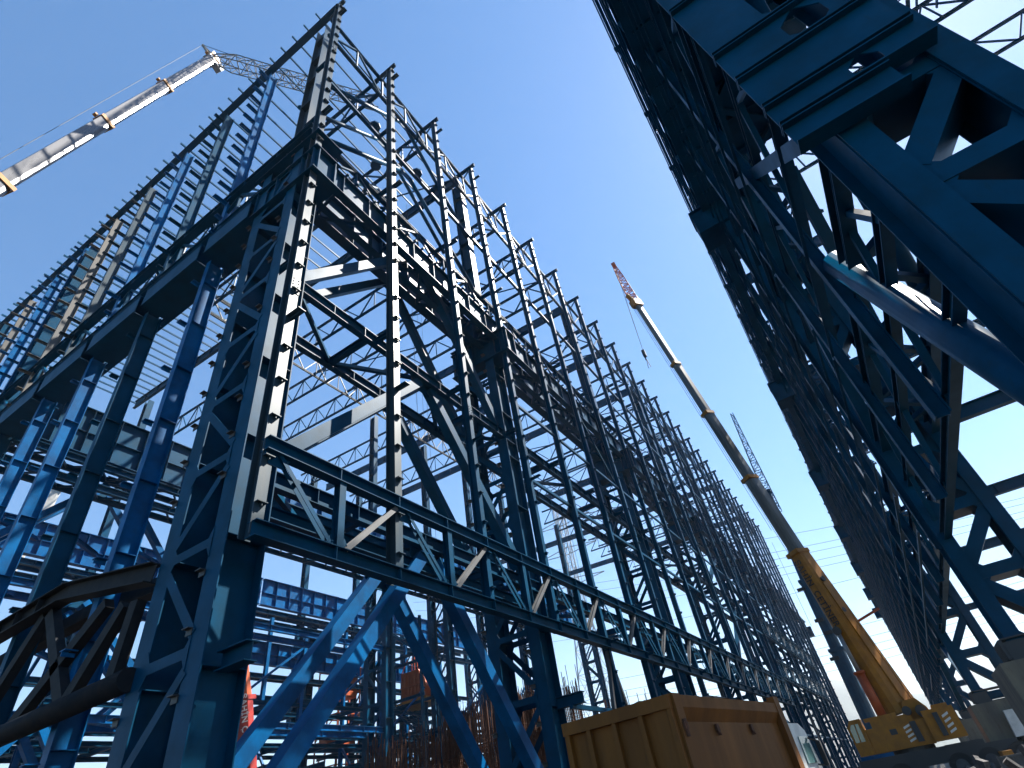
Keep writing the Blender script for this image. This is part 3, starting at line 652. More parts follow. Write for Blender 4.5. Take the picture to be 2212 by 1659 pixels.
def lettering(text, size, loc, dx, dy, mt, parent, name='lettering'):
    cu = bpy.data.curves.new(name, 'FONT'); cu.body = text; cu.size = size; cu.extrude = 0.008; cu.align_x = 'LEFT'; cu.align_y = 'CENTER'; cu.space_character = 1.08; cu.offset = 0.012
    cu.materials.append(mt); o = bpy.data.objects.new(name, cu); C.objects.link(o)
    dx = Vector(dx).normalized(); dy = Vector(dy); dy = (dy-dx*dy.dot(dx)).normalized(); dz = dx.cross(dy)
    M_ = Matrix(((dx.x, dy.x, dz.x, loc[0]), (dx.y, dy.y, dz.y, loc[1]), (dx.z, dy.z, dz.z, loc[2]), (0,0,0,1)))
    bpy.context.view_layer.update()
    me = bpy.data.meshes.new_from_object(o.evaluated_get(bpy.context.evaluated_depsgraph_get())); bpy.data.objects.remove(o)
    me.transform(M_); me.materials.clear(); me.materials.append(mt)
    o = bpy.data.objects.new(name, me); C.objects.link(o); o.parent = parent; o.matrix_parent_inverse = Matrix.Translation(-parent.location)
    return o

# ================================================================== yellow mobile crane
K = thing('mobile_crane', 'yellow mobile crane with a long telescopic boom raised between the two frames', 'crane', (-1.4, 50, 0))
KP, KQ = Vector((-0.9, 50.4, 3.9)), Vector((-6.2, 50.0, 48.9))
KL = (KQ-KP).length
ts = [0, .262, .425, .60, .76, 1.0]; sz = [1.62, 1.12, 0.95, .82, .70, .6]
d, u, r = boom(K, KP, KQ, [(ts[0], ts[1], 1.32, 2.1)]+[(ts[i], ts[i+1], sz[i]) for i in range(1, 5)], [YEL, SILV, SILV, SILV, SILV], True, (0.55, 0.8, 0), YEL)
m_ = MB(); hd = KQ; m_.bar(hd-d*0.6, hd+d*0.5, 0.9, 1.2, u); m_.bar(hd, hd+d*1.5-u*0.7, 0.5, 0.3, u); put(m_, 'boom_head', YEL, K)
jt = Vector((-6.9, 50, 57.0)); m_ = MB(); lattice(m_, hd+d*0.6, hd+d*0.6+(jt-hd)*0.5, 1.0, 0.8, 6, 0.11, 0.06); put(m_, 'lattice_jib', ORG, K)
m_ = MB(); lattice(m_, hd+(jt-hd)*0.56+d*.3, jt, 0.8, 0.35, 7, 0.10, 0.05); m_.bar(jt-d*.3, jt+d*.3, .5, .5); put(m_, 'lattice_jib', ORG, K)
m_ = MB(); hk = Vector((-7.6, 50.0, 41.6)); m_.tube(jt, hk, 0.022, n=5); m_.tube(jt+V(.12,0,0), hk, 0.022, n=5); put(m_, 'hoist_rope', DARK, K)
m_ = MB(); m_.bar(hk-V(0,0,.7), hk+V(0,0,.2), 0.45, 0.35, (1,0,0)); m_.tube(hk-V(0,0,.7), hk-V(0.1,0,1.2), 0.09, 0.05, 8); m_.tube(hk-V(0,0,1.1), hk-V(-.15,0,2.4), 0.035, n=5); m_.tube(hk-V(0,0,1.1), hk-V(.15,0,2.4), 0.035, n=5); put(m_, 'hook_block', DARK, K)
m_ = MB(); side = r*-1.0; m_.tube(KP-u*1.2+d*1.0, KQ-u*0.7, 0.02, n=5); m_.tube(KP-u*1.35+d*14, KQ-u*1.0, 0.02, n=5); put(m_, 'hoist_rope', DARK, K)
# ram: cylinder + rod under the boom
rf, rh = Vector((-2.0, 49.3, 3.6)), Vector((-2.2, 49.4, 9.4))
m_ = MB(); m_.tube(rf, rf+(rh-rf)*0.52, 0.3, n=16); m_.tube(rf+(rh-rf)*0.5, rf+(rh-rf)*0.53, 0.38, n=16); put(m_, 'ram_cylinder', ORG, K, True)
m_ = MB(); m_.tube(rf+(rh-rf)*0.5, rh, 0.15, n=14); put(m_, 'ram_rod', GALV, K, True)
m_ = MB(); m_.tube(rh+V(0,-.3,0), rh+V(0,1.0,0), 0.28, n=16); put(m_, 'ram_pin', DARK, K)
m_ = MB()
for t in (0.07, 0.15, 0.205):
    c = KP+(KQ-KP)*t - r*0.0; m_.tube(c-r*0.76, c+r*0.76, 0.2, n=14)
put(m_, 'boom_pins', DARK, K)
m_ = MB(); c = KP+(KQ-KP)*0.13+u*0.9; m_.bar(c, c+V(2.2, 0.2, 0.6), 0.18, 0.16); put(m_, 'auxiliary_jib_rest', ORG, K); m_ = MB(); m_.bar(KP-d*0.6-r*0.92+u*.1, KP+(KQ-KP)*0.20-r*0.60+u*.1, 0.16, 0.7, u); m_.bar(KP-d*0.3-r*0.95+u*.6, KP+(KQ-KP)*0.15-r*0.72+u*.5, 0.1, 0.12, u); put(m_, 'folded_jib', YEL, K)
lettering('\u015eAH\u0130N  \u00c7ET\u0130NER', 0.62, KP+(KQ-KP)*0.245 - V(0.42, 0.80, 0), -d, (1, -.2, 0), LETTER, K)
# superstructure, side on to the camera
def bx(m_, x0, x1, y0, y1, z0, z1): return m_.hexa([(x0,y0,z0),(x1,y0,z0),(x1,y1,z0),(x0,y1,z0),(x0,y0,z1),(x1,y0,z1),(x1,y1,z1),(x0,y1,z1)])
m_ = MB(); bx(m_, -3.4, 0.2, 48.6, 51.4, 2.0, 3.35); bx(m_, -2.9, -0.4, 48.8, 51.2, 3.35, 3.75); bx(m_, -3.3, -1.9, 48.56, 48.62, 2.1, 3.2); bx(m_, -3.2, -1.2, 48.8, 49.4, 3.75, 3.95)
m_.prism([(-1.2,2.9),(0.9,2.9),(0.7,3.9),(0.3,4.5),(-0.5,4.5)], 1.9, (0, 50.2, 0), (1,0,0), (0,0,1)); put(m_, 'superstructure_body', YEL, K)
m_ = MB(); m_.prism([(-4.3,2.0),(-3.4,2.0),(-3.4,4.0),(-4.05,4.0),(-4.35,3.6)], 1.5, (0, 49.2, 0), (1,0,0), (0,0,1)); cabk = put(m_, 'operator_cab', YEL, K)
m_ = MB(); m_.prism([(-4.2,2.75),(-3.95,2.75),(-3.85,3.75),(-4.05,3.75),(-4.2,3.5)], 0.03, (0, 48.43, 0), (1,0,0), (0,0,1)); m_.prism([(-3.88,2.75),(-3.6,2.75),(-3.6,3.75),(-3.78,3.75)], 0.03, (0, 48.43, 0), (1,0,0), (0,0,1)); put(m_, 'cab_window', GLASS, K)
m_ = MB(); bx(m_, 0.2, 2.0, 48.3, 51.7, 2.05, 3.7); bx(m_, 0.9, 1.8, 48.5, 51.5, 3.55, 3.9); put(m_, 'counterweight', YEL, K)
m_ = MB()
for i in range(4):
    m_.prism([(-1.15+0.0, 2.25+i*.24), (-0.75, 2.37+i*.24), (-0.75, 2.49+i*.24), (-1.15, 2.37+i*.24)], 0.02, (0, 48.58, 0), (1,0,0), (0,0,1))
    m_.prism([(1.2, 2.3+i*.28), (1.6, 2.45+i*.28), (1.6, 2.58+i*.28), (1.2, 2.43+i*.28)], 0.02, (0, 48.28, 0), (1,0,0), (0,0,1))
put(m_, 'warning_stripes', LETTW, K)
m_ = MB(); bx(m_, -0.7, -0.35, 48.5, 48.6, 2.2, 3.3); bx(m_, 0.75, 1.05, 48.2, 48.3, 2.25, 3.5); bx(m_, -2.0, -1.6, 48.52, 48.6, 2.8, 3.1); put(m_, 'service_hatches', DARK, K)
m_ = MB(); m_.tube((0.3,48.7,3.75),(0.3,50.6,3.75),0.33,n=16); m_.tube((-0.5,48.7,3.9),(-0.5,49.8,3.9),0.26,n=16); put(m_, 'winch_drum', DARK, K)
m_ = MB(); m_.tube((-1.2, 50, 1.75), (-1.2, 50, 2.2), 1.25, n=24); put(m_, 'slewing_ring', DARK, K)
m_ = MB(); bx(m_, -4.8, 6.6, 48.7, 51.3, 0.95, 1.55); bx(m_, -4.6, 2.6, 48.75, 51.25, 1.55, 1.78); bx(m_, 0.5, 2.4, 48.65, 48.75, 1.2, 1.8); put(m_, 'carrier_chassis', DARK, K)
m_ = MB(); m_.prism([(4.2,1.1),(6.6,1.1),(6.7,1.9),(6.3,2.9),(4.4,2.9)], 2.6, (0, 50, 0), (1,0,0), (0,0,1)); put(m_, 'driver_cab', WHITE, K)
for wx in (-4.0, -2.4, 0.9, 2.5, 4.1):
    m_ = MB(); 
    for yy in (48.75, 51.25): m_.tube((wx, yy-0.25, 0.68), (wx, yy+0.25, 0.68), 0.68, n=22)
    whl = put(m_, 'wheel', BLACK, K)
    m_ = MB(); m_.tube((wx, 48.46, 0.68), (wx, 48.6, 0.68), 0.36, n=16); put(m_, 'wheel_rim', GREY, K)
for wx in (-4.7, 3.2):
    m_ = MB(); bx(m_, wx-0.25, wx+0.25, 45.8, 54.2, 0.75, 1.05); m_.tube((wx, 46.0, 0.1), (wx, 46.0, 0.9), 0.14, n=10); m_.tube((wx, 54.0, 0.1), (wx, 54.0, 0.9), 0.14, n=10); bx(m_, wx-0.4, wx+0.4, 45.6, 46.4, 0.0, 0.12); bx(m_, wx-0.4, wx+0.4, 53.6, 54.4, 0.0, 0.12); put(m_, 'outrigger', YEL, K)

# ================================================================== blue crane beyond
J = thing('crawler_crane', 'blue crane with a fine lattice jib behind the yellow crane', 'crane', (-4.5, 80, 0))
boom(J, (-4.75, 80, 2.5), (-4.35, 80, 20.5), [(0, .55, 1.9), (.55, 1.0, 1.6)], [CRBL, CRBL], True, (0,1,0), CRBL)
boom(J, (-4.35, 80, 20.5), (-3.7, 80, 33), [(0, 1, 1.2)], [CRBL], True, (0,1,0), CRBL)
m_ = MB(); lattice(m_, (-3.7, 80, 30), (-3.2, 80, 46.6), 1.3, 0.35, 20, 0.12, 0.06, (0,1,0)); put(m_, 'lattice_jib', CRBL, J)
m_ = MB(); bx(m_, -7, -2, 77.8, 82.2, 1.1, 3.4); put(m_, 'crane_house', BLUE_LIT, J)
m_ = MB(); bx(m_, -8, -1.4, 77, 78, 0, 1.1); bx(m_, -8, -1.4, 82, 83, 0, 1.1); put(m_, 'crawler_track', DARK, J)
m_ = MB()
for z, xx in ((19.5, -5.6), (15.7, -5.3), (14.2, -5.0), (11.5, -5.6)): m_.bar((xx, 79, z), (xx+1, 79, z), 0.3, 0.35)
m_.tube((-5.9, 79, 15.3), (-5.9, 79, 26), 0.02, n=5); put(m_, 'boom_fittings', DARK, J)

# ================================================================== white crane top left
Lc = thing('mobile_crane', 'grey white telescopic crane boom with lattice jib rising at the top left', 'crane', (-31.6, -6, 0))
LP, LQ = Vector((-31.45, -5.9, 2.6)), Vector((-32.3, 6.8, 71.5))
def lt(z): return (z-2.6)/(71.5-2.6)
zs = [2.6, 20, 36.3, 48.5, 59.5, 71.5]; sz = [1.15, 1.05, 0.98, 1.0, 1.02, 1.05]
d, u, r = boom(Lc, LP, LQ, [(lt(zs[i]), lt(zs[i+1]), sz[i]) for i in range(5)], [SILV2]*5, True, (0.25, -1, 0), YEL)
m_ = MB(); m_.bar(LQ-d*0.7, LQ+d*0.7, 0.9, 1.2, u); m_.bar(LQ-d*.4-u*.9, LQ+d*.6-u*.9, .7, .8, u); put(m_, 'boom_head', GALV, Lc)
j0, j1 = LQ+d*0.6, Vector((-19.5, 19.0, 65.2))
m_ = MB(); lattice(m_, j0, j0+(j1-j0)*0.12, 0.7, 1.45, 2, 0.12, 0.07); lattice(m_, j0+(j1-j0)*0.12, j1, 1.45, 1.1, 16, 0.11, 0.06); put(m_, 'lattice_jib', SILV, Lc)
mt0 = LQ+V(-0.3,-1.3,1.7); m_ = MB(); m_.bar(LQ, mt0, 0.22, 0.22); m_.bar(LQ+d*1.0, mt0, 0.14, 0.14); put(m_, 'luffing_mast', SILV, Lc); m_ = MB(); m_.tube(mt0, j0+(j1-j0)*.55+V(0,0,.7), 0.03, n=5); m_.tube(mt0, LP+(LQ-LP)*0.45+u*1.0, 0.018, n=5); put(m_, 'mast_ropes', BLACK, Lc)
m_ = MB(); bx(m_, -36, -28, -7.4, -4.4, 0.7, 2.0); bx(m_, -34, -29.5, -7.2, -4.6, 2.0, 3.4); put(m_, 'carrier', YEL, Lc)
m_ = MB()
for wx in (-35, -33.2, -30.8, -29.1): m_.tube((wx, -7.5, 0.65), (wx, -4.3, 0.65), 0.65, n=16)
put(m_, 'wheels', BLACK, Lc)

# ================================================================== red crane and pale yellow boom inside the frame
Rc = thing('mobile_crane', 'red telescopic crane boom standing inside the frame at the lower left', 'crane', (-43.4, 30, 0))
boom(Rc, (-45.2, 33.8, 2.2), (-45.5, 30.4, 18.0), [(0, .52, 1.45), (.52, .70, 1.25), (.70, 1.0, 0.45, 1.1)], [RED, RED, ORG], True, (0.5, -1, 0), RED)
m_ = MB(); bx(m_, -48, -41, 32.5, 35.5, 0.8, 2.3); put(m_, 'carrier', RED, Rc)
m_ = MB()
for wx in (-47.2, -45.4, -43.4, -41.8): m_.tube((wx, 32.3, 0.6), (wx, 35.7, 0.6), 0.6, n=14)
put(m_, 'wheels', BLACK, Rc)
dd = Vector((-0.3, -3.4, 15.8)).normalized()
for txt, z, tz in (('\u015eAH\u0130N', 9.6, 0.72), ('\u015eAH\u0130N \u00c7', 13.4, 0.62)):
    c = Vector((-45.2, 33.8, 2.2))+dd*((z-2.2)/dd.z); lettering(txt, tz, c+V(0.62, -0.62, 0), -dd, (.85, .5, 0), LETTW, Rc)
Yc = thing('mobile_crane', 'pale yellow crane boom slanting behind the gable posts at the far left', 'crane', (-86, 20, 0))
boom(Yc, (-82, 20, 2.0), (-68.6, 20, 38.5), [(0, .5, 1.5), (.5, 1.0, 1.15)], [YEL, WHITE], True, (0.2, -1, 0), YEL)
m_ = MB(); bx(m_, -88, -78, 18.5, 21.5, 0.6, 2.4); put(m_, 'carrier', YEL, Yc)

# ================================================================== dump truck (front left of the yellow crane)
T = thing('dump_truck', 'dusty orange brown dump truck with ribbed tipping body and white cab', 'truck', (-5.4, 16, 0))
ry = Vector((0.13, 0.99, 0)).normalized(); rx = Vector((ry.y, -ry.x, 0)); TO = Vector((-4.02, 12.5, 0))     # rear right corner of the body; ry along the truck
def TP(a, b, z): return TO - rx*a + ry*b + V(0, 0, z)          # a: metres to the left, b: metres forward
def tbx(m_, a0, a1, b0, b1, z0, z1, a0t=None, a1t=None, b0t=None, b1t=None):
    a0t = a0 if a0t is None else a0t; a1t = a1 if a1t is None else a1t; b0t = b0 if b0t is None else b0t; b1t = b1 if b1t is None else b1t
    return m_.hexa([TP(a1,b0,z0), TP(a0,b0,z0), TP(a0,b1,z0), TP(a1,b1,z0), TP(a1t,b0t,z1), TP(a0t,b0t,z1), TP(a0t,b1t,z1), TP(a1t,b1t,z1)])
W, LN, ZB, ZT = 2.72, 6.6, 1.35, 3.28
m_ = MB(); tbx(m_, 0.10, 0.16, 0.1, LN, ZB, ZT); tbx(m_, W-0.16, W-0.10, 0.1, LN, ZB, ZT); tbx(m_, 0.1, W-0.1, LN-0.08, LN, ZB, ZT+0.12); tbx(m_, 0.1, W-0.1, 0.1, LN, ZB, ZB+0.1)
# side stiffeners and top rails
for sa in (0, 1):
    f = (lambda a0, a1: (a0, a1)) if sa == 0 else (lambda a0, a1: (W-a1, W-a0))
    tbx(m_, *f(-0.04, 0.2), 0.1, LN, ZT-0.22, ZT); tbx(m_, *f(-0.06, 0.12), 0.1, LN, ZB, ZB+0.2)
    tbx(m_, *f(-0.06, 0.14), -0.02, 0.30, ZB, ZT+0.02); tbx(m_, *f(-0.06, 0.14), LN-0.35, LN+0.02, ZB, ZT+0.16)
    tbx(m_, *f(0.0, 0.16), 0.30, LN-0.35, ZT-0.50, ZT-0.22, *(f(0.09, 0.16)), 0.30, LN-0.35) if False else None
    m_.hexa([TP(f(0.10,0.11)[0], 0.3, ZT-0.46), TP(f(0.10,0.11)[1], 0.3, ZT-0.46), TP(f(0.10,0.11)[1], LN-0.3, ZT-0.46), TP(f(0.10,0.11)[0], LN-0.3, ZT-0.46), TP(f(-0.04,0.11)[0], 0.3, ZT-0.22), TP(f(-0.04,0.11)[1], 0.3, ZT-0.22), TP(f(-0.04,0.11)[1], LN-0.3, ZT-0.22), TP(f(-0.04,0.11)[0], LN-0.3, ZT-0.22)])
put(m_, 'tipping_body', TRUCK, T)
m_ = MB(); tbx(m_, 0.12, W-0.12, -0.02, 0.08, ZB+0.02, ZT-0.05)
tbx(m_, 0.0, W, -0.16, 0.10, ZT-0.24, ZT-0.0); tbx(m_, 0.0, W, -0.14, 0.08, ZB, ZB+0.18)
for a in (0.06, 0.74, 1.40, 2.06, 2.62): tbx(m_, a-0.07, a+0.07, -0.14, 0.06, ZB, ZT-0.05, a-0.045, a+0.045)
tbx(m_, 0.14, 0.46, -0.09, 0.05, ZB, ZT-0.2); put(m_, 'tailgate', TRUCK, T)
m_ = MB()
for b in (2.0, 4.1): m_.prism([(0,-0.10),(0.08,0.0),(0.05,0.12),(-0.05,0.12),(-0.08,0.0)], 0.05, TP(0.06, b, ZT-0.62), ry, (0,0,1)); m_.tube(TP(0.02,b,ZT-0.72), TP(0.08,b,ZT-0.58), 0.02, n=6)
m_.tube(TP(-0.08, 0.12, ZT-0.45), TP(-0.08, 0.12, ZT-0.75), 0.05, n=10); tbx(m_, -0.11, 0.0, 0.05, 0.2, ZT-0.62, ZT-0.5); put(m_, 'body_hooks', RUST, T)
m_ = MB(); rr = random.Random(3); n = 26
for i in range(n+1):
    for j in range(11):
        b = 0.2+(LN-0.4)*i/n; a = 0.17+(W-0.34)*j/10
        h = ZT-0.12+0.42*math.sin(math.pi*min(1, max(0, (b-0.2)/(LN-0.4))))**0.6*math.sin(math.pi*(0.12+0.76*j/10))+rr.uniform(-0.06, 0.08)
        m_.v.append(tuple(TP(a, b, h)))
for i in range(n):
    for j in range(10): q = i*11+j; m_.f.append((q, q+1, q+12, q+11))
put(m_, 'soil_load', SOIL, T)
m_ = MB(); m_.prism([(0,1.0),(1.95,1.0),(2.05,1.7),(1.75,2.66),(1.35,2.84),(0.15,2.84),(0,2.5)], 2.4, TP(W/2, LN+0.35, 0), ry, (0,0,1)); put(m_, 'cab', WHITE, T)
m_ = MB(); m_.prism([(0.75,1.85),(1.75,1.85),(1.6,2.5),(0.8,2.5)], 0.03, TP(0.14, LN+0.35, 0), ry, (0,0,1)); m_.bar(TP(0.35, LN+2.33, 2.12), TP(W-0.35, LN+2.33, 2.12), 0.03, 0.75, (0,-0.2,1)); put(m_, 'cab_window', GLASS, T)
m_ = MB(); m_.bar(TP(-0.05, LN+2.2, 1.75), TP(-0.05, LN+2.2, 2.35), 0.22, 0.12); m_.bar(TP(0.1, LN+1.9, 2.45), TP(-0.05, LN+2.2, 2.35), 0.04, 0.04); m_.bar(TP(0.1, LN+1.9, 1.8), TP(-0.05, LN+2.2, 1.75), 0.04, 0.04); put(m_, 'wing_mirror', BLACK, T)
m_ = MB(); tbx(m_, 0.75, W-0.75, 0.2, LN+2.2, 0.75, 1.1); tbx(m_, 0.3, W-0.3, 0.0, 0.12, 0.55, 0.75); put(m_, 'chassis', DARK, T)
for b in (1.2, 2.6, LN+1.1):
    for sa in (0, 1):
        m_ = MB(); a0, a1 = (0.05, 0.55) if sa == 0 else (W-0.55, W-0.05); m_.tube(TP(a0, b, 0.54), TP(a1, b, 0.54), 0.54, n=24); wh = put(m_, 'wheel', BLACK, T)
        m_ = MB(); m_.tube(TP(a0-0.02 if sa == 0 else a1+0.02, b, 0.54), TP(0.3 if sa == 0 else W-0.3, b, 0.54), 0.27, n=14); m_.build('wheel_rim', GREY).parent = wh

# ================================================================== rebar cages on the pile caps
def rebar(x0, y0, wx, wy, h, nb, label, seed, dens=1.0):
    rr = random.Random(seed); m_ = MB()
    bars = []
    for i in range(nb):
        t = i/nb*4
        if t < 1: p = (x0+wx*t, y0)
        elif t < 2: p = (x0+wx, y0+wy*(t-1))
        elif t < 3: p = (x0+wx*(3-t), y0+wy)
        else: p = (x0, y0+wy*(4-t))
        hh = h*rr.uniform(0.90, 1.03)+ (rr.uniform(0.3,1.2) if rr.random() < .15 else 0)
        m_.bar((p[0], p[1], 0), (p[0]+rr.uniform(-.08,.08), p[1]+rr.uniform(-.08,.08), hh), 0.035, 0.035)
    z = 0.3
    while z < h*0.8:
        for (a, b) in (((x0,y0),(x0+wx,y0)), ((x0+wx,y0),(x0+wx,y0+wy)), ((x0+wx,y0+wy),(x0,y0+wy)), ((x0,y0+wy),(x0,y0))):
            m_.bar((*a, z+rr.uniform(-.02,.02)), (*b, z+rr.uniform(-.02,.02)), 0.025, 0.025)
        z += 0.22
    tag(m_.build('rebar_cage', RUST), label, 'rebar cage', 'rebar cages rising behind the inclined braces')
rebar(-30.2, 30, 5.0, 3.5, 7.2, 190, 'dense brown rebar cage left of the crossing braces', 1)
rebar(-26.2, 33, 5.6, 3.0, 8.5, 210, 'tall brown rebar cage in the middle, behind the leaning brace', 2)
rebar(-23.5, 37, 4.2, 3.0, 9.2, 150, 'thin rebar cage with long bare bar ends near the grey column', 3)
rebar(-31.5, 43, 7.0, 4.0, 10.4, 170, 'far rebar cage with spiky bar tips against the sky', 4)
rebar(-17.8, 40, 3.0, 3.0, 6.8, 90, 'short rebar cage just left of the dump truck', 5)
m_ = MB(); bx(m_, -33, -18, 28, 48, 0, 1.2); tag(m_.build('pile_cap', CONC), 'long low concrete pile cap under the rebar cages', 'pile cap')

# ================================================================== orange hopper machine on the far tower
O_ = thing('orange_hopper', 'orange riveted hopper with stub chimneys on the far steel tower', 'hopper', (-53.5, 66, 0))
m_ = MB(); m_.prism([(-1.9,0),(1.6,0),(2.6,1.2),(2.3,2.2),(1.2,3.6),(-1.9,3.6)], 3.2, (-56.2, 66, 17.3), (1,0,0), (0,0,1))
for q in range(6): m_.bar((-57.9+q*.62, 64.3, 17.5), (-57.9+q*.62, 64.3, 20.6), 0.08, 0.16)
m_.bar((-58.2, 64.2, 19.0), (-54.0, 64.2, 19.0), 0.2, 0.1); put(m_, 'hopper_body', ORG, O_)
m_ = MB()
for q in range(4): m_.bar((-56.6+q*.5, 65, 20.8), (-56.6+q*.5, 65, 22.8), 0.07, 0.07)
m_.bar((-58, 64.4, 20.9), (-56.9, 64.4, 22.6), .1, .1); put(m_, 'hopper_pipes', ORG, O_)
m_ = MB(); bx(m_, -59, -53.5, 64, 68, 16.6, 17.25); put(m_, 'hopper_frame', YEL, O_)
m_ = MB(); bx(m_, -58.6, -58.2, 64.4, 64.8, 0, 16.6); bx(m_, -54.2, -53.8, 64.4, 64.8, 0, 16.6); bx(m_, -58.6, -58.2, 67.4, 67.8, 0, 16.6); bx(m_, -54.2, -53.8, 67.4, 67.8, 0, 16.6); put(m_, 'hopper_legs', BLUE, O_)
O2 = thing('orange_scaffold_tower', 'orange scaffold stair tower left of the hopper behind the braces', 'scaffold', (-69, 62, 0))
m_ = MB()
for z in range(0, 24, 3):
    for a, b in (((-71,61),(-66.8,61)), ((-66.8,61),(-66.8,65)), ((-71,65),(-66.8,65)), ((-71,61),(-71,65))): m_.bar((*a, z+2.8), (*b, z+2.8), 0.12, 0.15)
    m_.bar((-71, 61, z), (-66.8, 61, z+2.8), 0.1, 0.1)
for x in (-71, -68.9, -66.8):
    for y in (61, 65): m_.bar((x, y, 0), (x, y, 24), 0.16, 0.16)
put(m_, 'scaffold_frame', ORG, O2)
m_ = MB(); bx(m_, -70.6, -67.2, 61.3, 64.8, 14.0, 16.2); bx(m_, -70.6, -67.2, 61.3, 64.8, 20, 22.6); put(m_, 'scaffold_panels', ORG, O2)
m_ = MB(); m_.tube((-58.0, 61.0, 41.0), (-58.0, 61.0, 43.8), 0.8, n=16); m_.bar((-58, 61, 34), (-58, 61, 41), 0.5, 0.5)
tag(m_.build('yellow_tank', YEL), 'small yellow tank peeping over the belt truss beside a post', 'tank')

# ================================================================== power pylon and lines
Py = thing('power_pylon', 'tall lattice power pylon seen through the frame', 'pylon', (-85, 190, 0))
m_ = MB(); base, topw, H = 15.0, 3.2, 100.0; N = 13
def pw(t): return base+(topw-base)*min(1, t*1.5) if t < .66 else topw
for i in range(N):
    t0, t1 = i/N, (i+1)/N; a, b = pw(t0)/2, pw(t1)/2; z0, z1 = H*t0, H*t1
    for sx in (-1, 1):
        for sy in (-1, 1): m_.bar((-85+sx*a, 190+sy*a, z0), (-85+sx*b, 190+sy*b, z1), 0.32, 0.32)
    for (p, q, p2, q2) in ((-1,-1,1,-1), (1,-1,1,1), (1,1,-1,1), (-1,1,-1,-1)):
        m_.bar((-85+p*a, 190+q*a, z0), (-85+p2*b, 190+q2*b, z1), 0.16, 0.16); m_.bar((-85+p2*a, 190+q2*a, z0), (-85+p*b, 190+q*b, z1), 0.16, 0.16); m_.bar((-85+p*b, 190+q*b, z1), (-85+p2*b, 190+q2*b, z1), 0.14, 0.14)
put(m_, 'pylon_lattice', GALV, Py)
m_ = MB()
for z in (70, 82, 94):
    for s_ in (-1, 1): m_.bar((-85, 190, z+1.6), (-85+s_*13, 190, z), 0.25, 0.25); m_.bar((-85, 190, z-1.2), (-85+s_*13, 190, z), 0.25, 0.25)
put(m_, 'pylon_arms', GALV, Py)
wires = [(98, 82), (91, 78), (88, 76), (84, 73.5), (81, 71.5), (72, 66), (52, 49.5), (47, 45), (44, 42), (41, 39.5), (38, 36.5)]
for i, (za, zb) in enumerate(wires):
    m_ = MB(); pts = []
    for q in range(25):
        t = q/24; x = -260+480*t; zz = za+0.0 + (zb-za)*((x+26)/34.0)*0.35 + 14*(2*t-1)**2 - 0.8
        pts.append((x, 300+i*2, zz))
    for a, b in zip(pts[:-1], pts[1:]): m_.bar(a, b, 0.13, 0.13)
    tag(m_.build('power_line', DARK), ['topmost', 'second highest', 'third from the top', 'fourth from the top', 'fifth from the top', 'middle', 'sixth from the bottom but one', 'fourth from the bottom', 'third from the bottom', 'second lowest', 'lowest'][i].replace('sixth from the bottom but one','fifth from the bottom')+' of the thin overhead wires crossing the sky behind the cranes', 'power line', 'overhead wires behind the cranes')

# ================================================================== ground, rubble, hills
gm = mat('dusty_ground', (0.075, 0.065, 0.054), 0.95, 0.0, scale=0.35, col2=(0.04, 0.035, 0.031), bump=0.4)
m_ = MB(); rr = random.Random(5)
def gh(x, y): return 0.0
g = bpy.data.meshes.new('ground'); g.from_pydata([(-4400,-140,0),(4400,-140,0),(4400,4600,0),(-4400,4600,0)], [], [(0,1,2,3)]); g.materials.append(gm)
struct(tag_ := bpy.data.objects.new('ground', g)); C.objects.link(tag_)
m_ = MB()
for i in range(420):
    x = rr.uniform(-2.0, 3.0)+rr.choice([0, 0, .8]); y = rr.uniform(17, 46); s = rr.uniform(0.06, 0.34)*(1.4 if y > 30 else 0.8)
    p = V(x+0.01*y, y, s*0.4); q = p+V(rr.uniform(-1,1), rr.uniform(-1,1), rr.uniform(-.3,.6)).normalized()*s*rr.uniform(1, 3.2)
    m_.bar(p, q, s*rr.uniform(.3,1), s*rr.uniform(.3,1), (rr.random(), rr.random(), rr.random()))
ob = m_.build('rubble', mat('rubble', (0.11, 0.10, 0.09), 0.9, 0.0, scale=6, col2=(0.03, 0.03, 0.035))); ob['kind'] = 'stuff'; ob['label'] = 'dark scrap and rubble strewn on the ground in front of the yellow crane'; ob['category'] = 'rubble'
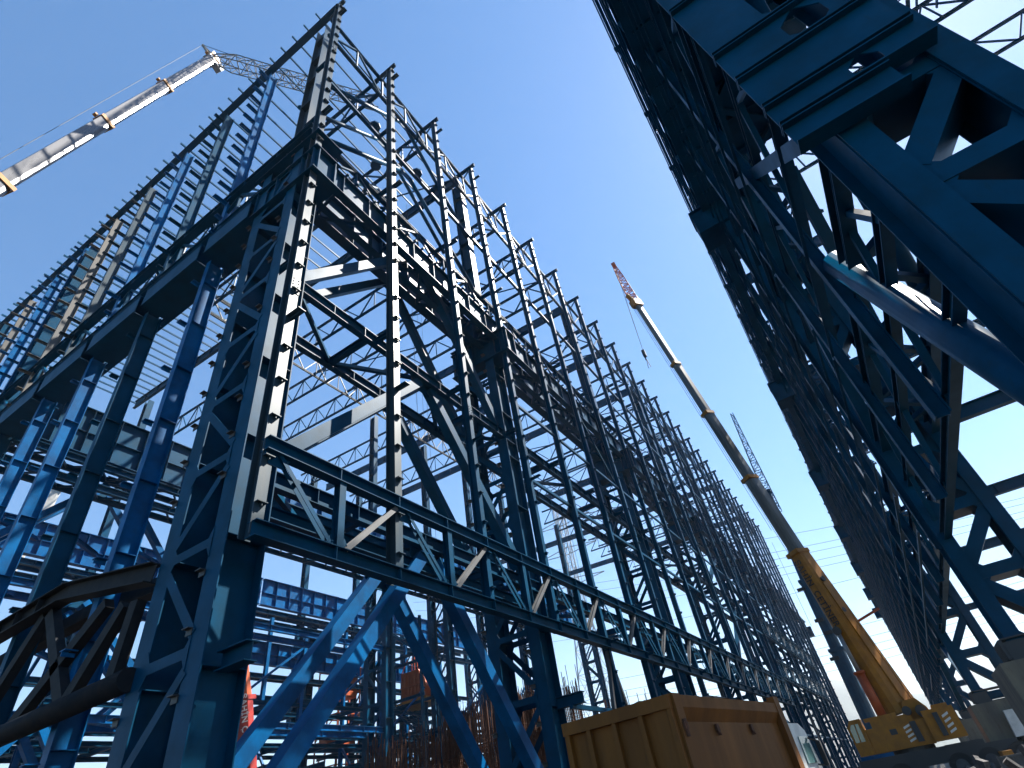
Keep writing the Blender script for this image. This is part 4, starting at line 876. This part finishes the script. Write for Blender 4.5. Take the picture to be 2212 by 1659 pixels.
for i, (x, y, L, sx, hgt, lab) in enumerate(((2.3, 40, 3.0, 1.2, 0.9, 'low steel crate on the ground beside the crane carrier'), (-1.9, 31, 2.4, 1.0, 0.75, 'dark site box on the rubble in front of the crane wheels'))):
    m_ = MB(); bx(m_, x, x+L, y, y+sx, 0.1, hgt); 
    for q in range(6): m_.bar((x+L*q/5, y-0.03, 0.1), (x+L*q/5, y-0.03, hgt+.03), 0.06, 0.06)
    m_.bar((x-.05, y-.04, hgt), (x+L+.05, y-.04, hgt), .09, .09); tag(m_.build('site_box', GREY), lab, 'site box')
def ridge(name, y0, x0, x1, h, seed, dep, col):
    rr = random.Random(seed); m_ = MB(); n = 90; rows = 7
    ph = [rr.uniform(0, 6.28) for _ in range(6)]
    for j in range(rows+1):
        t = j/rows
        for i in range(n+1):
            x = x0+(x1-x0)*i/n
            hh = h*(0.62+0.25*math.sin(x*0.0021+ph[0])+0.15*math.sin(x*0.0063+ph[1])+0.07*math.sin(x*0.017+ph[2])+0.03*math.sin(x*0.05+ph[3]))
            m_.v.append((x, y0+dep*t, hh*math.sin(math.pi*min(1,t*1.0)/2)**0.8 + (rr.uniform(-4, 4) if 0 < j else -2)))
    for j in range(rows):
        for i in range(n): q = j*(n+1)+i; m_.f.append((q, q+1, q+n+2, q+n+1))
    o = m_.build(name, mat(name, col, 0.95, 0, scale=0.004, col2=tuple(c*.7 for c in col)), smooth=True); struct(o)
ridge('hills', 1900, -2600, 2600, 290, 11, 900, (0.09, 0.10, 0.075))
ridge('hills', 3200, -4200, 4200, 400, 23, 1200, (0.09, 0.10, 0.08))
# ================================================================== haze
hz = bpy.data.materials.new('haze'); hz.use_nodes = True; t = hz.node_tree; t.nodes.clear()
pv = t.nodes.new('ShaderNodeVolumePrincipled'); pv.inputs['Color'].default_value = (0.78, 0.88, 1.0, 1); pv.inputs['Density'].default_value = 0.00016; pv.inputs['Anisotropy'].default_value = 0.2
ot = t.nodes.new('ShaderNodeOutputMaterial'); t.links.new(pv.outputs[0], ot.inputs['Volume'])
m_ = MB(); bx(m_, -4500, 4500, -150, 4700, -1, 480)
USE_HAZE = True
if USE_HAZE:
    ob = m_.build('haze', hz); bm = bmesh.new(); bm.from_mesh(ob.data); bmesh.ops.recalc_face_normals(bm, faces=bm.faces); bm.to_mesh(ob.data); bm.free(); ob['kind'] = 'stuff'; ob['label'] = 'thin pale air haze'; ob['category'] = 'haze'
